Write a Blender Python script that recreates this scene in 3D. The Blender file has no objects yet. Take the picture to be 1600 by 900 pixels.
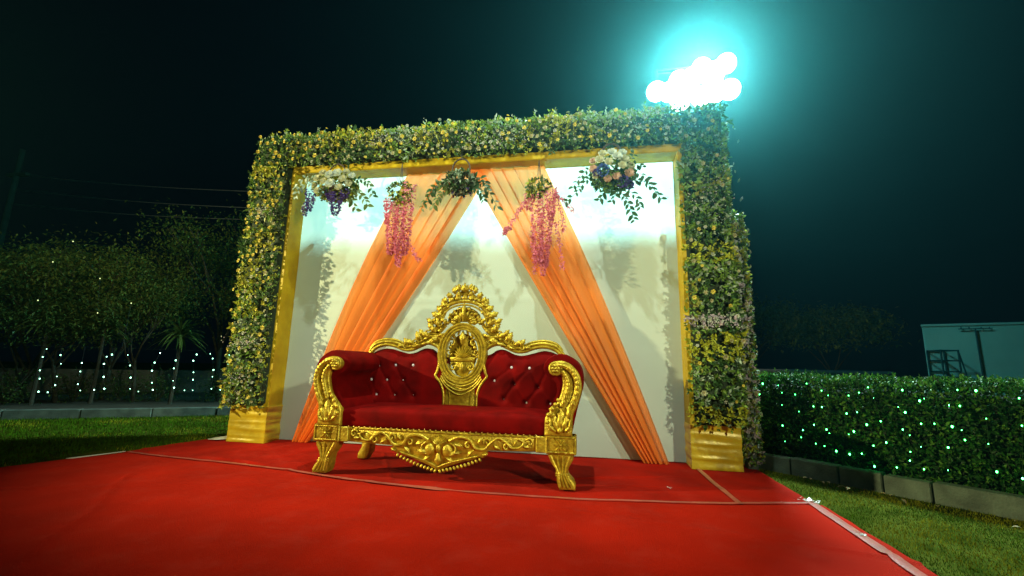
import bpy, bmesh, math, random
import numpy as np
from mathutils import Vector, Matrix, Euler

rnd = random.Random(7)
S = bpy.context.scene
COL = S.collection
PI = math.pi

# ------------------------------------------------------------------ camera
def cam_basis(yaw, pitch, roll):
    f = Vector((-math.sin(yaw)*math.cos(pitch), math.cos(yaw)*math.cos(pitch), math.sin(pitch)))
    r = Vector((math.cos(yaw), math.sin(yaw), 0)); u = r.cross(f)
    r2 = r*math.cos(roll) + u*math.sin(roll); u2 = u*math.cos(roll) - r*math.sin(roll)
    return r2, u2, f
cd = bpy.data.cameras.new('camera'); cam = bpy.data.objects.new('camera', cd); COL.objects.link(cam)
r_, u_, f_ = cam_basis(0.1740, 0.1759, 0.0227)
M3 = Matrix((r_, u_, -f_)).transposed()
cam.matrix_world = Matrix.Translation((3.6473, -4.6428, 0.95)) @ M3.to_4x4()
cd.sensor_width = 36; cd.lens = 679.6/1600*36; cd.clip_end = 500; cd.clip_start = 0.05
S.camera = cam

# ------------------------------------------------------------------ world, lamps, exposure
S.view_settings.view_transform = 'Standard'; S.view_settings.look = 'None'
S.view_settings.exposure = 0; S.view_settings.gamma = 1
w = bpy.data.worlds.new('World'); S.world = w; w.use_nodes = True
w.node_tree.nodes['Background'].inputs[0].default_value = (0.15, 0.30, 1.0, 1)
w.node_tree.nodes['Background'].inputs[1].default_value = 0.0022
S.cycles.use_denoising = True
S.cycles.volume_bounces = 0
S.cycles.max_bounces = 6
S.cycles.sample_clamp_indirect = 3

def lamp(name, kind, loc, energy, color, target=None, size=0.3, spot=60, blend=0.3):
    l = bpy.data.lights.new(name, kind); l.energy = energy; l.color = color
    if kind in ('SPOT', 'POINT'): l.shadow_soft_size = size
    if kind == 'SPOT': l.spot_size = math.radians(spot); l.spot_blend = blend
    o = bpy.data.objects.new(name, l); COL.objects.link(o); o.location = loc
    if target is not None:
        o.rotation_euler = (Vector(target)-Vector(loc)).to_track_quat('-Z', 'Y').to_euler()
    return o
# yellow work flood left of the stage, a high mast lamp, a lamp on the camera's right
lamp('flood_left', 'SPOT', (-5.6, -4.1, 3.5), 5300, (1.0, .93, .45), (2.3, .2, 2.4), .07, 56, .75)
lamp('flood_high', 'SPOT', (2.9, -2.4, 8.0), 2300, (.80, 1.0, .80), (2.4, -.3, 1.4), .07, 52, .8)
lamp('flood_right', 'SPOT', (7.6, -6.4, 3.0), 1800, (.92, .95, .58), (2.7, -.2, 1.7), .12, 52, .8)

lamp('tree_fill', 'SPOT', (-2.4, -5.0, 4.2), 1200, (1.0, .92, .38), (-6.6, 4.2, 4.6), .1, 50, .9)  # unseen added spot standing in for warm spill on the left trees

# ------------------------------------------------------------------ helpers
class MB:
    """collects simple shapes and links them as one mesh"""
    def __init__(s): s.v = []; s.f = []; s.m = []; s.cur = 0
    def add(s, vs, fs):
        b = len(s.v); s.v.extend([tuple(v) for v in vs])
        for f in fs: s.f.append([b+i for i in f]); s.m.append(s.cur)
    def box(s, x0, x1, y0, y1, z0, z1, c=0.0):
        if c <= 0:
            vs = [(x, y, z) for x in (x0, x1) for y in (y0, y1) for z in (z0, z1)]
            s.add(vs, [(0,1,3,2),(4,6,7,5),(0,4,5,1),(2,3,7,6),(0,2,6,4),(1,5,7,3)]); return
        vs = []; idx = {}
        X = (x0, x1); Y = (y0, y1); Z = (z0, z1); sg = (1, -1)
        for i in (0,1):
            for j in (0,1):
                for k in (0,1):
                    p = (X[i], Y[j], Z[k]); q = (sg[i]*c, sg[j]*c, sg[k]*c)
                    for a in range(3):
                        w_ = [p[t]+(q[t] if t != a else 0) for t in range(3)]
                        idx[(i,j,k,a)] = len(vs); vs.append(w_)
        fs = []
        for a in range(3):
            for sd in (0,1):
                o = [t for t in range(3) if t != a]; q = []
                for (p1, p2) in ((0,0),(1,0),(1,1),(0,1)):
                    t = [0,0,0]; t[a] = sd; t[o[0]] = p1; t[o[1]] = p2; q.append(idx[(*t, a)])
                fs.append(q)
        for a in range(3):
            o = [t for t in range(3) if t != a]
            for p1 in (0,1):
                for p2 in (0,1):
                    t0 = [0,0,0]; t0[o[0]] = p1; t0[o[1]] = p2; t1 = list(t0); t1[a] = 1
                    fs.append((idx[(*t0,o[0])], idx[(*t0,o[1])], idx[(*t1,o[1])], idx[(*t1,o[0])]))
        for i in (0,1):
            for j in (0,1):
                for k in (0,1): fs.append((idx[(i,j,k,0)], idx[(i,j,k,1)], idx[(i,j,k,2)]))
        s.add(vs, fs)
    def tube(s, path, rad, n=8, flat=None, closed=False, cap=True):
        """path of points, rad a number or list; flat=(axis vector, factor) squashes the section along that axis"""
        P = [Vector(p) for p in path]; N = len(P)
        if not hasattr(rad, '__len__'): rad = [rad]*N
        vs = []; up = None
        for i in range(N):
            if closed: t = (P[(i+1) % N]-P[i-1])
            else: t = P[min(i+1, N-1)]-P[max(i-1, 0)]
            t.normalize()
            if up is None:
                up = Vector((0,0,1)) if abs(t.z) < .9 else Vector((0,1,0))
            a = t.cross(up)
            if a.length < 1e-5: a = t.cross(Vector((1,0,0)))
            a.normalize(); b = a.cross(t).normalized(); up = b
            for k in range(n):
                an = 2*PI*k/n; d = a*math.cos(an)*rad[i] + b*math.sin(an)*rad[i]
                if flat: ax, fc = flat; ax = Vector(ax); d = d - ax*(d.dot(ax))*(1-fc)
                vs.append(P[i]+d)
        fs = []
        for i in range(N if closed else N-1):
            for k in range(n):
                i2 = (i+1) % N
                fs.append((i*n+k, i*n+(k+1) % n, i2*n+(k+1) % n, i2*n+k))
        if cap and not closed:
            fs.append(list(range(n-1, -1, -1))); fs.append([(N-1)*n+k for k in range(n)])
        s.add(vs, fs)
    def ell(s, c, r, nu=10, nv=6, rot=None):
        vs = [Vector((0,0,1))]; 
        for i in range(1, nv):
            th = PI*i/nv
            for k in range(nu):
                ph = 2*PI*k/nu; vs.append(Vector((math.sin(th)*math.cos(ph), math.sin(th)*math.sin(ph), math.cos(th))))
        vs.append(Vector((0,0,-1)))
        vs = [Vector((v.x*r[0], v.y*r[1], v.z*r[2])) for v in vs]
        if rot is not None: vs = [rot @ v for v in vs]
        c = Vector(c); vs = [v+c for v in vs]
        fs = [(0, 1+k, 1+(k+1) % nu) for k in range(nu)]
        for i in range(nv-2):
            for k in range(nu):
                a = 1+i*nu; fs.append((a+k, a+nu+k, a+nu+(k+1) % nu, a+(k+1) % nu))
        L = len(vs)-1; a = 1+(nv-2)*nu
        fs += [(L, a+(k+1) % nu, a+k) for k in range(nu)]
        s.add(vs, fs)
    def prism(s, out, y0, y1, bev=0.0):
        """outline in x,z extruded from y0 (front) to y1, with a chamfer on the front edge"""
        n = len(out); A = [Vector((p[0], p[1])) for p in out]
        area = sum(A[i].x*A[(i+1) % n].y-A[(i+1) % n].x*A[i].y for i in range(n))
        if area < 0: A.reverse()
        def inset(d):
            r = []
            for i in range(n):
                p, c, q = A[i-1], A[i], A[(i+1) % n]
                e1 = (c-p).normalized() if (c-p).length > 1e-6 else Vector((1,0)); e2 = (q-c).normalized() if (q-c).length > 1e-6 else e1
                nn = Vector((-e1.y-e2.y, e1.x+e2.x))
                if nn.length < 1e-6: nn = Vector((-e1.y, e1.x))
                nn.normalize(); r.append(c+nn*d)
            return r
        rings = []
        if bev > 0:
            rings.append((y0, inset(bev))); rings.append((y0+bev*.45, inset(bev*.3))); rings.append((y0+bev, A))
        else: rings.append((y0, A))
        rings.append((y1, A))
        vs = []
        for y, R in rings: vs += [(p.x, y, p.y) for p in R]
        fs = [list(range(n))]
        for k in range(len(rings)-1):
            for i in range(n):
                a = k*n; fs.append((a+i, a+n+i, a+n+(i+1) % n, a+(i+1) % n))
        fs.append([(len(rings)-1)*n+i for i in range(n-1, -1, -1)])
        s.add(vs, fs)
    def build(s, name, mats, parent=None, smooth=35, loc=None):
        me = bpy.data.meshes.new(name); me.from_pydata(s.v, [], s.f); 
        if not isinstance(mats, (list, tuple)): mats = [mats]
        for m in mats: me.materials.append(m)
        if len(mats) > 1: me.polygons.foreach_set('material_index', s.m)
        me.update()
        if smooth is not None:
            me.polygons.foreach_set('use_smooth', [True]*len(me.polygons))
            if smooth < 180: me.set_sharp_from_angle(angle=math.radians(smooth))
        o = bpy.data.objects.new(name, me); COL.objects.link(o)
        if parent: o.parent = parent
        if loc: o.location = loc
        return o
def fix_normals(o):
    bm = bmesh.new(); bm.from_mesh(o.data); bmesh.ops.recalc_face_normals(bm, faces=bm.faces); bm.to_mesh(o.data); bm.free()
    return o
def tag(o, label, cat, group=None, kind=None):
    o['label'] = label; o['category'] = cat
    if group: o['group'] = group
    if kind: o['kind'] = kind
    return o
def thing(name, label, cat, loc=(0,0,0), group=None):
    o = bpy.data.objects.new(name, None); COL.objects.link(o); o.location = loc; o.empty_display_size = .1
    return tag(o, label, cat, group)
def stuff(o): o['kind'] = 'stuff'; return o
def structure(o): o['kind'] = 'structure'; return o
def inst(me_obj, name, parent, M):
    o = bpy.data.objects.new(name, me_obj if isinstance(me_obj, bpy.types.Mesh) else me_obj.data)
    COL.objects.link(o); o.parent = parent; o.matrix_local = M; return o

# ------------------------------------------------------------------ materials
def mat(name, col, rough=.6, metal=0.0, var=.25, vscale=8.0, bump=0.0, bscale=60.0, sheen=0.0, spec=.5,
        col2=None, trans=0.0, transcol=None, emis=None, estr=0.0, detail=4, coat=0.0, sheer=0.0, dust=0.0):
    m = bpy.data.materials.new(name); m.use_nodes = True; nt = m.node_tree; N = nt.nodes; L = nt.links
    b = N['Principled BSDF']; out = N['Material Output']
    b.inputs['Roughness'].default_value = rough; b.inputs['Metallic'].default_value = metal
    b.inputs['Specular IOR Level'].default_value = spec
    b.inputs['Coat Weight'].default_value = coat
    tc = N.new('ShaderNodeTexCoord')
    if sheen: b.inputs['Sheen Weight'].default_value = sheen; b.inputs['Sheen Roughness'].default_value = .35
    if sheen: b.inputs['Sheen Tint'].default_value = (min(1, col[0]*3+.1), col[1]+.1, col[2]+.1, 1)
    no = N.new('ShaderNodeTexNoise'); no.inputs['Scale'].default_value = vscale; no.inputs['Detail'].default_value = detail
    L.new(tc.outputs['Object'], no.inputs['Vector'])
    ra = N.new('ShaderNodeValToRGB')
    c1 = [c*(1-var) for c in col]; c2 = list(col2) if col2 else [min(1, c*(1+var)) for c in col]
    ra.color_ramp.elements[0].position = .3; ra.color_ramp.elements[1].position = .7
    ra.color_ramp.elements[0].color = (*c1, 1); ra.color_ramp.elements[1].color = (*c2, 1)
    L.new(no.outputs['Fac'], ra.inputs['Fac']); L.new(ra.outputs['Color'], b.inputs['Base Color'])
    if dust:
        nd = N.new('ShaderNodeTexNoise'); nd.inputs['Scale'].default_value = 4.5; nd.inputs['Detail'].default_value = 10; nd.inputs['Roughness'].default_value = .75
        L.new(tc.outputs['Object'], nd.inputs['Vector'])
        rd = N.new('ShaderNodeValToRGB'); rd.color_ramp.elements[0].position = .50; rd.color_ramp.elements[1].position = .78
        rd.color_ramp.elements[0].color = (0,0,0,1); rd.color_ramp.elements[1].color = (dust, dust, dust, 1)
        L.new(nd.outputs['Fac'], rd.inputs['Fac']); mxc = N.new('ShaderNodeMixRGB'); mxc.inputs[2].default_value = (.42, .12, .09, 1)
        L.new(rd.outputs['Color'], mxc.inputs[0]); L.new(ra.outputs['Color'], mxc.inputs[1]); L.new(mxc.outputs[0], b.inputs['Base Color'])
    if bump:
        n2 = N.new('ShaderNodeTexNoise'); n2.inputs['Scale'].default_value = bscale; n2.inputs['Detail'].default_value = 5
        L.new(tc.outputs['Object'], n2.inputs['Vector'])
        bp = N.new('ShaderNodeBump'); bp.inputs['Strength'].default_value = bump; bp.inputs['Distance'].default_value = .01
        L.new(n2.outputs['Fac'], bp.inputs['Height']); L.new(bp.outputs['Normal'], b.inputs['Normal'])
    if emis:
        b.inputs['Emission Color'].default_value = (*emis, 1); b.inputs['Emission Strength'].default_value = estr
    if trans:
        t = N.new('ShaderNodeBsdfTranslucent'); mx = N.new('ShaderNodeMixShader'); mx.inputs[0].default_value = trans
        if transcol: t.inputs['Color'].default_value = (*transcol, 1)
        else: L.new(ra.outputs['Color'], t.inputs['Color'])
        L.new(b.outputs[0], mx.inputs[1]); L.new(t.outputs[0], mx.inputs[2]); L.new(mx.outputs[0], out.inputs['Surface'])
    if sheer:
        tp = N.new('ShaderNodeBsdfTransparent'); tp.inputs['Color'].default_value = (1, .72, .5, 1); m3 = N.new('ShaderNodeMixShader'); m3.inputs[0].default_value = sheer
        L.new(mx.outputs[0], m3.inputs[1]); L.new(tp.outputs[0], m3.inputs[2]); L.new(m3.outputs[0], out.inputs['Surface'])
    return m

GOLD = mat('carved_gold_paint', (.38, .25, .012), .42, .55, .28, 26, .5, 70, col2=(.60, .43, .03))
VELVET = mat('red_velvet', (.125, .0006, .0006), .75, 0, .35, 6, .25, 220, sheen=.0, spec=.05)
CRYSTAL = mat('crystal_button', (.85, .8, .95), .12, .3, .05)
NAIL = mat('brass_nail', (.75, .5, .12), .3, .9, .1)
YEL = mat('yellow_satin', (.40, .26, .006), .5, 0, .2, 5, .15, 30, sheen=.05, spec=.2, col2=(.48, .34, .008))
YEL2 = mat('yellow_wrapped_satin', (.52, .36, .012), .36, .1, .2, 7, .3, 25, sheen=.3, spec=.6)
CLOTH = mat('white_backdrop_cloth', (.70, .77, .72), .8, 0, .05, 1.5, .12, 18, trans=.45, transcol=(.62, .95, .88))
BOARD = mat('backlight_blocker', (.3, .29, .26), .8, 0, .1)
DRAPE = mat('orange_chiffon', (.93, .24, .028), .6, 0, .10, 3, .1, 50, trans=.55, transcol=(1.0, .45, .13), sheer=.16)
CARPET = mat('red_carpet', (.32, .008, .0015), .95, 0, .22, 1.3, .8, 160, spec=.04, sheen=.04, detail=8, dust=.09)
CARPET2 = mat('red_carpet_back_strip', (.27, .006, .0015), .95, 0, .30, 2.1, .5, 260, spec=.04, sheen=.04, detail=8, dust=.09)
TAPE = mat('clear_brown_tape', (.30, .055, .04), .35, 0, .25, 9, .3, 40, spec=.6)
FOIL = mat('crumpled_clear_tape', (.85, .85, .85), .15, .5, .1)
PAPER = mat('white_plastic', (.75, .75, .72), .5, 0, .1)
def leafm(name, c, tr=.25, rough=.45): return mat(name, c, rough, 0, .35, 20, 0, spec=.12 if ('hedge' in name or 'tree' in name) else .4, trans=tr)
LEAF = [leafm('boxwood_dark', (.045, .11, .03)), leafm('boxwood_mid', (.15, .26, .04)),
        leafm('boxwood_yellow_green', (.38, .40, .03)), leafm('eucalyptus_grey', (.30, .38, .27)),
        leafm('fern_olive', (.24, .25, .035)), mat('lilac_filler', (.34, .27, .33), .6, 0, .3, 30)]
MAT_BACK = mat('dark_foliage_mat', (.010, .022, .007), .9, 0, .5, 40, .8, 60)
PET = {'yellow': mat('petal_yellow', (.62, .50, .07), .55, 0, .12, 40, trans=.15), 'cream': mat('petal_cream', (.36, .35, .20), .55, 0, .12, 40, trans=.15),
       'white': mat('petal_white', (.40, .44, .37), .5, 0, .1, 40, trans=.15), 'peach': mat('petal_peach', (.40, .22, .14), .55, 0, .15, 40, trans=.15),
       'centre': mat('flower_centre', (.30, .17, .01), .7, 0, .2, 50)}
PURPLE = mat('petal_purple', (.07, .035, .22), .6, 0, .4, 60, trans=.15)
BLUEP = mat('petal_blue', (.06, .12, .42), .6, 0, .4, 60, trans=.15)
PINK = mat('petal_pink', (.72, .13, .24), .6, 0, .3, 50, trans=.3, col2=(.85, .30, .42))
WICKER = mat('dark_wicker', (.06, .035, .022), .7, 0, .4, 80, .8, 120)
STEM = mat('plant_stem', (.05, .07, .02), .7, 0, .3, 30)
SPRIG = leafm('trailing_leaf', (.03, .085, .03)); SPRIG2 = leafm('trailing_leaf_olive', (.10, .14, .03)); SPRIG3 = leafm('trailing_leaf_silver', (.25, .34, .30))
BARK = mat('tree_bark', (.045, .036, .02), .9, 0, .4, 14, .8, 40)
TLEAF = [leafm('tree_leaf_dark', (.045, .085, .02), .3), leafm('tree_leaf_mid', (.085, .13, .025), .3), leafm('tree_leaf_light', (.14, .18, .04), .3)]
HLEAF = [leafm('hedge_leaf_dark', (.012, .05, .01), .25), leafm('hedge_leaf_mid', (.018, .08, .008), .25), leafm('hedge_leaf_new', (.07, .17, .02), .3)]
GRASSM = [mat('grass_green', (.035, .08, .003), .8, 0, .3, 5, spec=.0), mat('grass_yellow', (.15, .16, .008), .8, 0, .3, 5, spec=.0)]
SOIL = mat('lawn_ground', (.028, .045, .004), .95, 0, .4, 3.0, .8, 50, col2=(.07, .075, .01), detail=8, spec=0)
EARTH = mat('bare_soil', (.045, .035, .02), .95, 0, .4, 4.0, .8, 40, detail=8)
KERB = mat('kerb_concrete', (.075, .10, .075), .85, 0, .4, 7, .6, 60, detail=8)
STEEL = mat('painted_steel', (.08, .09, .09), .5, .6, .2)
WALLM = mat('plaster_wall', (.80, .62, .50), .9, 0, .15, .6, .2, 30, detail=8)
DARKW = mat('dark_sheet_roof', (.10, .07, .07), .8, 0, .2)
GREYW = mat('grey_boundary_wall', (.13, .13, .10), .9, 0, .3, 1.5, .3, 20)
CABLE = mat('old_power_cable', (.35, .33, .30), .7)
WIRE = mat('black_cable', (.03, .03, .03), .6)
LENS = mat('lit_floodlight_lens', (1, 1, 1), .4, emis=(.75, 1.0, 1.0), estr=60)
LEDW = mat('lit_led_white_green', (1, 1, 1), .4, emis=(.05, 1.0, .16), estr=24)
LEDC = mat('lit_led_cool_white', (1, 1, 1), .4, emis=(.35, 1.0, .65), estr=9)
DRYL = mat('dry_leaf', (.30, .22, .10), .8, 0, .3)

# ================================================================== ground
def sheet(name, x0, x1, y0, y1, z, nx, ny, m, hf=None):
    mb = MB(); vs = []
    for j in range(ny+1):
        for i in range(nx+1):
            x = x0+(x1-x0)*i/nx; y = y0+(y1-y0)*j/ny; vs.append((x, y, z+(hf(x, y) if hf else 0)))
    mb.add(vs, [(j*(nx+1)+i, j*(nx+1)+i+1, (j+1)*(nx+1)+i+1, (j+1)*(nx+1)+i) for j in range(ny) for i in range(nx)])
    return mb.build(name, m, smooth=180)
from mathutils import noise as mn
def nz(x, y, z=0): return mn.noise(Vector((x, y, z)))
structure(sheet('lawn_ground', -70, 70, -70, 90, -.012, 40, 40, SOIL))

K0 = Vector((5.32, .32, 0)); KD = Vector((.7014, -.7128, 0)); KN = Vector((.7128, .7014, 0))
L0 = Vector((-4.9, .64, 0)); LD = Vector((.8399, .5427, 0)); LN = Vector((-.5427, .8399, 0))
# beds of bare soil behind the two kerbs
def quad_sheet(name, P, D, Nn, s0, s1, t0, t1, z, m):
    mb = MB(); vs = []; n1, n2 = 24, 12
    for j in range(n2+1):
        for i in range(n1+1):
            p = P+D*(s0+(s1-s0)*i/n1)+Nn*(t0+(t1-t0)*j/n2)
            vs.append((p.x, p.y, z+.02*nz(p.x*2, p.y*2)))
    mb.add(vs, [(j*(n1+1)+i, j*(n1+1)+i+1, (j+1)*(n1+1)+i+1, (j+1)*(n1+1)+i) for j in range(n2) for i in range(n1)])
    return mb.build(name, m, smooth=180)
structure(quad_sheet('soil_bed', L0, LD, LN, -12, 9, .10, 9, .05, EARTH))
structure(quad_sheet('soil_bed', K0, KD, KN, -9, 4, .10, 2.2, .03, EARTH))

def kerb_line(P, D, Nn, cuts, h, wd):
    root = bpy.data.objects.new('kerb', None); COL.objects.link(root); root['kind'] = 'structure'; root.location = P
    ang = math.atan2(D.y, D.x)
    for a, b in zip(cuts[:-1], cuts[1:]):
        mb = MB(); hh = h+rnd.uniform(-.006, .006)
        mb.box(a+.006, b-.006, 0, wd, -.02, hh, .008)
        o = fix_normals(mb.build('kerb_stone', KERB, root, 30))
        o.rotation_euler = (rnd.uniform(-.01, .01), 0, ang+rnd.uniform(-.006, .006)); 
    return root
kerb_line(K0, KD, KN, [-5.4,-4.7,-4.0,-3.3,-2.6,-1.9,-1.25,-.6,-.05,.3,.69,1.0,1.3,1.9,2.5,3.1], .137, .12)
kerb_line(L0, LD, LN, [-9+.9*i for i in range(19)], .13, .12)

# ================================================================== carpets
def wr(x, y):
    a = .007*nz(x*1.3, y*1.1, 3)+.0022*nz(x*6, y*6, 5)
    a += .016*math.exp(-((y+1.9-.35*x+.05*nz(x*2, 1))/.024)**2)*max(0, nz(x*.7, 8)+.3)*1.4
    a += .016*math.exp(-((y+1.55+.22*(x-3.6)+.05*nz(x*1.6, 21))/.022)**2)*max(0, nz(x*1.1, 18)+.15)*1.8
    a += .014*math.exp(-((x-.5+.8*(y+2.1)+.05*nz(y*2, 31))/.022)**2)*(1 if -3.4 < y < -1.5 else 0)
    a += .012*math.exp(-((x-3.9-.06*nz(y*2, 41))/.02)**2)*max(0, .3+nz(y*1.3, 44))*(1 if y < -1.35 else 0)
    a += .007*math.exp(-((x-1.95+.55*(y+.9))/.02)**2)*(1 if -1.2 < y < -.1 else 0)
    a += .006*math.exp(-((x-1.15-.75*(y+1.0))/.02)**2)*(1 if -1.15 < y < -.3 else 0)
    a += .016*math.exp(-((y+3.0+.1*x+.06*nz(x*1.5, 4))/.04)**2)*.8
    a += .006*math.exp(-((y+2.4+.15*x+.1*nz(x*1.2, 11))/.025)**2)*max(0, nz(x*.9, 12)+.2)*2
    a += .006*math.exp(-((y+.72+.12*nz(x*1.4, 9))/.018)**2)*max(0, .4+nz(x*1.1, 2))
    return a
tapeline = [(-.83,-.83),(.1,-.95),(1.1,-1.06),(1.8,-1.22),(2.57,-1.34),(3.56,-1.29),(4.2,-1.2),(4.69,-1.11),(5.23,-.98)]
def ty(x):
    for (a, b), (c, d) in zip(tapeline[:-1], tapeline[1:]):
        if x <= c or (c, d) == tapeline[-1]: return b+(d-b)*(x-a)/(c-a)
def carpet(name, left, right, yb, yf, z, m, nx=300, ny=240, jag=0.01):
    mb = MB(); vs = []
    for j in range(ny+1):
        t = j/ny
        for i in range(nx+1):
            s = i/nx
            x_ = -.83+6.06*s; y0 = yb(x_); y1 = yf(x_); y = y0+(y1-y0)*t
            xl = left(y)+jag*nz(y*6, 1); xr = right(y)+jag*nz(y*5, 7); x = xl+(xr-xl)*s
            e = min(s, 1-s, t, 1-t); 
            vs.append((x, y, z+wr(x, y)+(0 if e > .002 else -.004)))
    n = nx+1
    mb.add(vs, [(j*n+i, (j+1)*n+i, (j+1)*n+i+1, j*n+i+1) for j in range(ny) for i in range(nx)])
    # turned-down rim so the sheet has thickness
    ring = [i for i in range(nx+1)]+[j*n+nx for j in range(1, ny+1)]+[ny*n+i for i in range(nx-1, -1, -1)]+[j*n for j in range(ny-1, 0, -1)]
    b = len(mb.v); mb.v += [(mb.v[k][0], mb.v[k][1], -.01) for k in ring]; R = len(ring)
    for k in range(R): mb.f.append([ring[k], ring[(k+1) % R], b+(k+1) % R, b+k]); mb.m.append(0)
    return fix_normals(mb.build(name, m, smooth=50))
o = carpet('red_carpet', lambda y: -.84+.05*math.sin(y*3)-.1*max(0, min(1, -y)), lambda y: 5.26, lambda x: .75, lambda x: ty(x)-.03, .010, CARPET2)
tag(o, 'deep red carpet strip lying under the sofa and the flower covered backdrop', 'carpet')
o = carpet('red_carpet', lambda y: -.86-.34*max(0, min(1, (-y-.8)/.8))-1.2*max(0, (-y-1.7)), lambda y: 5.30+.01*y, lambda x: ty(x)+.0, lambda x: -6.6, .019, CARPET)
tag(o, 'wide red carpet in the foreground in front of the taped seam', 'carpet')

def ribbon(pts, wd, z, name, m, jag=.15):
    mb = MB(); vs = []; P = [Vector((*p, 0)) for p in pts]; N = len(P)
    fine = []
    for a, b in zip(P[:-1], P[1:]):
        k = max(1, int((b-a).length/.05)); fine += [a.lerp(b, t/k) for t in range(k)]
    fine.append(P[-1]); N = len(fine)
    for i, p in enumerate(fine):
        t = (fine[min(i+1, N-1)]-fine[max(i-1, 0)]).normalized(); n_ = Vector((-t.y, t.x, 0))
        w2 = wd/2*(1+jag*nz(i*.3, 2)); 
        for s in (-1, -.3, .3, 1):
            q = p+n_*w2*s; vs.append((q.x, q.y, z+wr(q.x, q.y)+.0015*nz(q.x*30, q.y*30)+(.002 if abs(s) < 1 else 0)))
    mb.add(vs, [(i*4+k, i*4+k+1, (i+1)*4+k+1, (i+1)*4+k) for i in range(N-1) for k in range(3)])
    return mb.build(name, m, smooth=180)
tag(ribbon(tapeline, .035, .026, 'tape_strip', TAPE), 'long strip of tape over the carpet seam running across in front of the sofa', 'tape')
tag(ribbon([(4.68,.02),(4.68,-.5),(4.71,-1.1)], .04, .0165, 'tape_strip', TAPE), 'short strip of tape running forward from the right flower column to the seam', 'tape')
tag(ribbon([(5.22,-.96),(5.20,-1.5),(5.18,-2.05),(5.14,-3.2),(5.12,-4.5)], .06, .0275, 'tape_strip', TAPE), 'strip of tape along the right edge of the foreground carpet', 'tape')
def crumple(loc, n, sz, label, name='crumpled_tape', m=None):
    mb = MB()
    for _ in range(n):
        c = Vector((rnd.gauss(0, sz*.6), rnd.gauss(0, sz*.6), abs(rnd.gauss(0, sz*.15))+.004))
        a = [c+Vector((rnd.uniform(-1,1), rnd.uniform(-1,1), rnd.uniform(-.1,.5)))*sz*.45 for _ in range(4)]
        mb.add(a, [(0,1,2),(0,2,3)])
    o = mb.build(name, m or FOIL, smooth=None, loc=loc); return tag(o, label, 'tape' if not m else 'litter')
crumple((5.22,-.96,.024), 26, .05, 'shiny crumpled end of tape at the corner where two tape strips meet')
crumple((5.19,-1.62,.026), 12, .025, 'tiny shiny tape scrap stuck on the strip at the right edge of the carpet')
crumple((4.29,-.80,.012), 6, .02, 'small white scrap lying on the red carpet right of the sofa', 'paper_scrap', PAPER)
def flatpiece(pts, z, name, m, label, cat):
    mb = MB(); n = len(pts)
    mb.add([(x, y, z+zz) for x, y, zz in pts]+[(x, y, z+zz-.004) for x, y, zz in pts], [list(range(n)), list(range(2*n-1, n-1, -1))]+[(i, i+n, (i+1) % n+n, (i+1) % n) for i in range(n)])
    return tag(fix_normals(mb.build(name, m, smooth=None)), label, cat)
flatpiece([(-1.12,-1.16,0),(-1.02,-1.18,.01),(-.88,-.82,.015),(-.95,-.79,0)], .012, 'plastic_strip', PAPER, 'pale plastic strip at the left edge of the red carpet on the lawn', 'litter')
flatpiece([(-.74,.0,0),(-.60,-.04,.01),(-.50,.1,.0),(-.62,.18,.02),(-.75,.12,.0)], .022, 'crumpled_paper', PAPER, 'white crumpled sheet at the foot of the left flower column', 'litter')

# ================================================================== foliage helpers
def leaf_pts(c, d, n_, L, W, fold=.25, curl=.15):
    """six-sided folded leaf: returns verts, faces"""
    d = d.normalized(); s = d.cross(n_)
    if s.length < 1e-4: s = d.cross(Vector((.3,.5,.8)))
    s.normalize(); n2 = s.cross(d)
    a = c; b1 = c+d*L*.35+s*W*.5+n2*fold*W; b2 = c+d*L*.35-s*W*.5+n2*fold*W
    m1 = c+d*L*.4-n2*0; c1 = c+d*L*.72+s*W*.36+n2*(fold*W*.8-curl*L*.3); c2 = c+d*L*.72-s*W*.36+n2*(fold*W*.8-curl*L*.3)
    m2 = c+d*L*.74-n2*curl*L*.3; t = c+d*L-n2*curl*L
    return [a, b1, c1, t, c2, b2, m1, m2], [(0,1,6),(1,2,7,6),(2,3,7),(0,6,5),(6,7,4,5),(7,3,4)]
def rvec():
    while True:
        v = Vector((rnd.uniform(-1,1), rnd.uniform(-1,1), rnd.uniform(-1,1)))
        if .05 < v.length < 1: return v.normalized()
def sprout(mb, c, nrm, mats, L, W, k=5):
    """a small cluster of leaves pointing about along nrm"""
    mb.cur = mats
    for _ in range(k):
        d = (nrm+rvec()*.95).normalized(); l = L*rnd.uniform(.6, 1.25)
        vs, fs = leaf_pts(c+rvec()*L*.25, d, nrm+rvec()*.4, l, W*rnd.uniform(.7, 1.2))
        mb.add(vs, fs)
def quadleaf(mb, c, d, n_, L, W):
    d = d.normalized(); s = d.cross(n_)
    if s.length < 1e-4: s = d.cross(Vector((.3,.5,.8)))
    s.normalize(); n2 = s.cross(d)
    mb.add([c, c+d*L*.45+s*W*.5+n2*W*.15, c+d*L-n2*L*.1, c+d*L*.45-s*W*.5+n2*W*.15], [(0,1,2),(0,2,3)])

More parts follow.
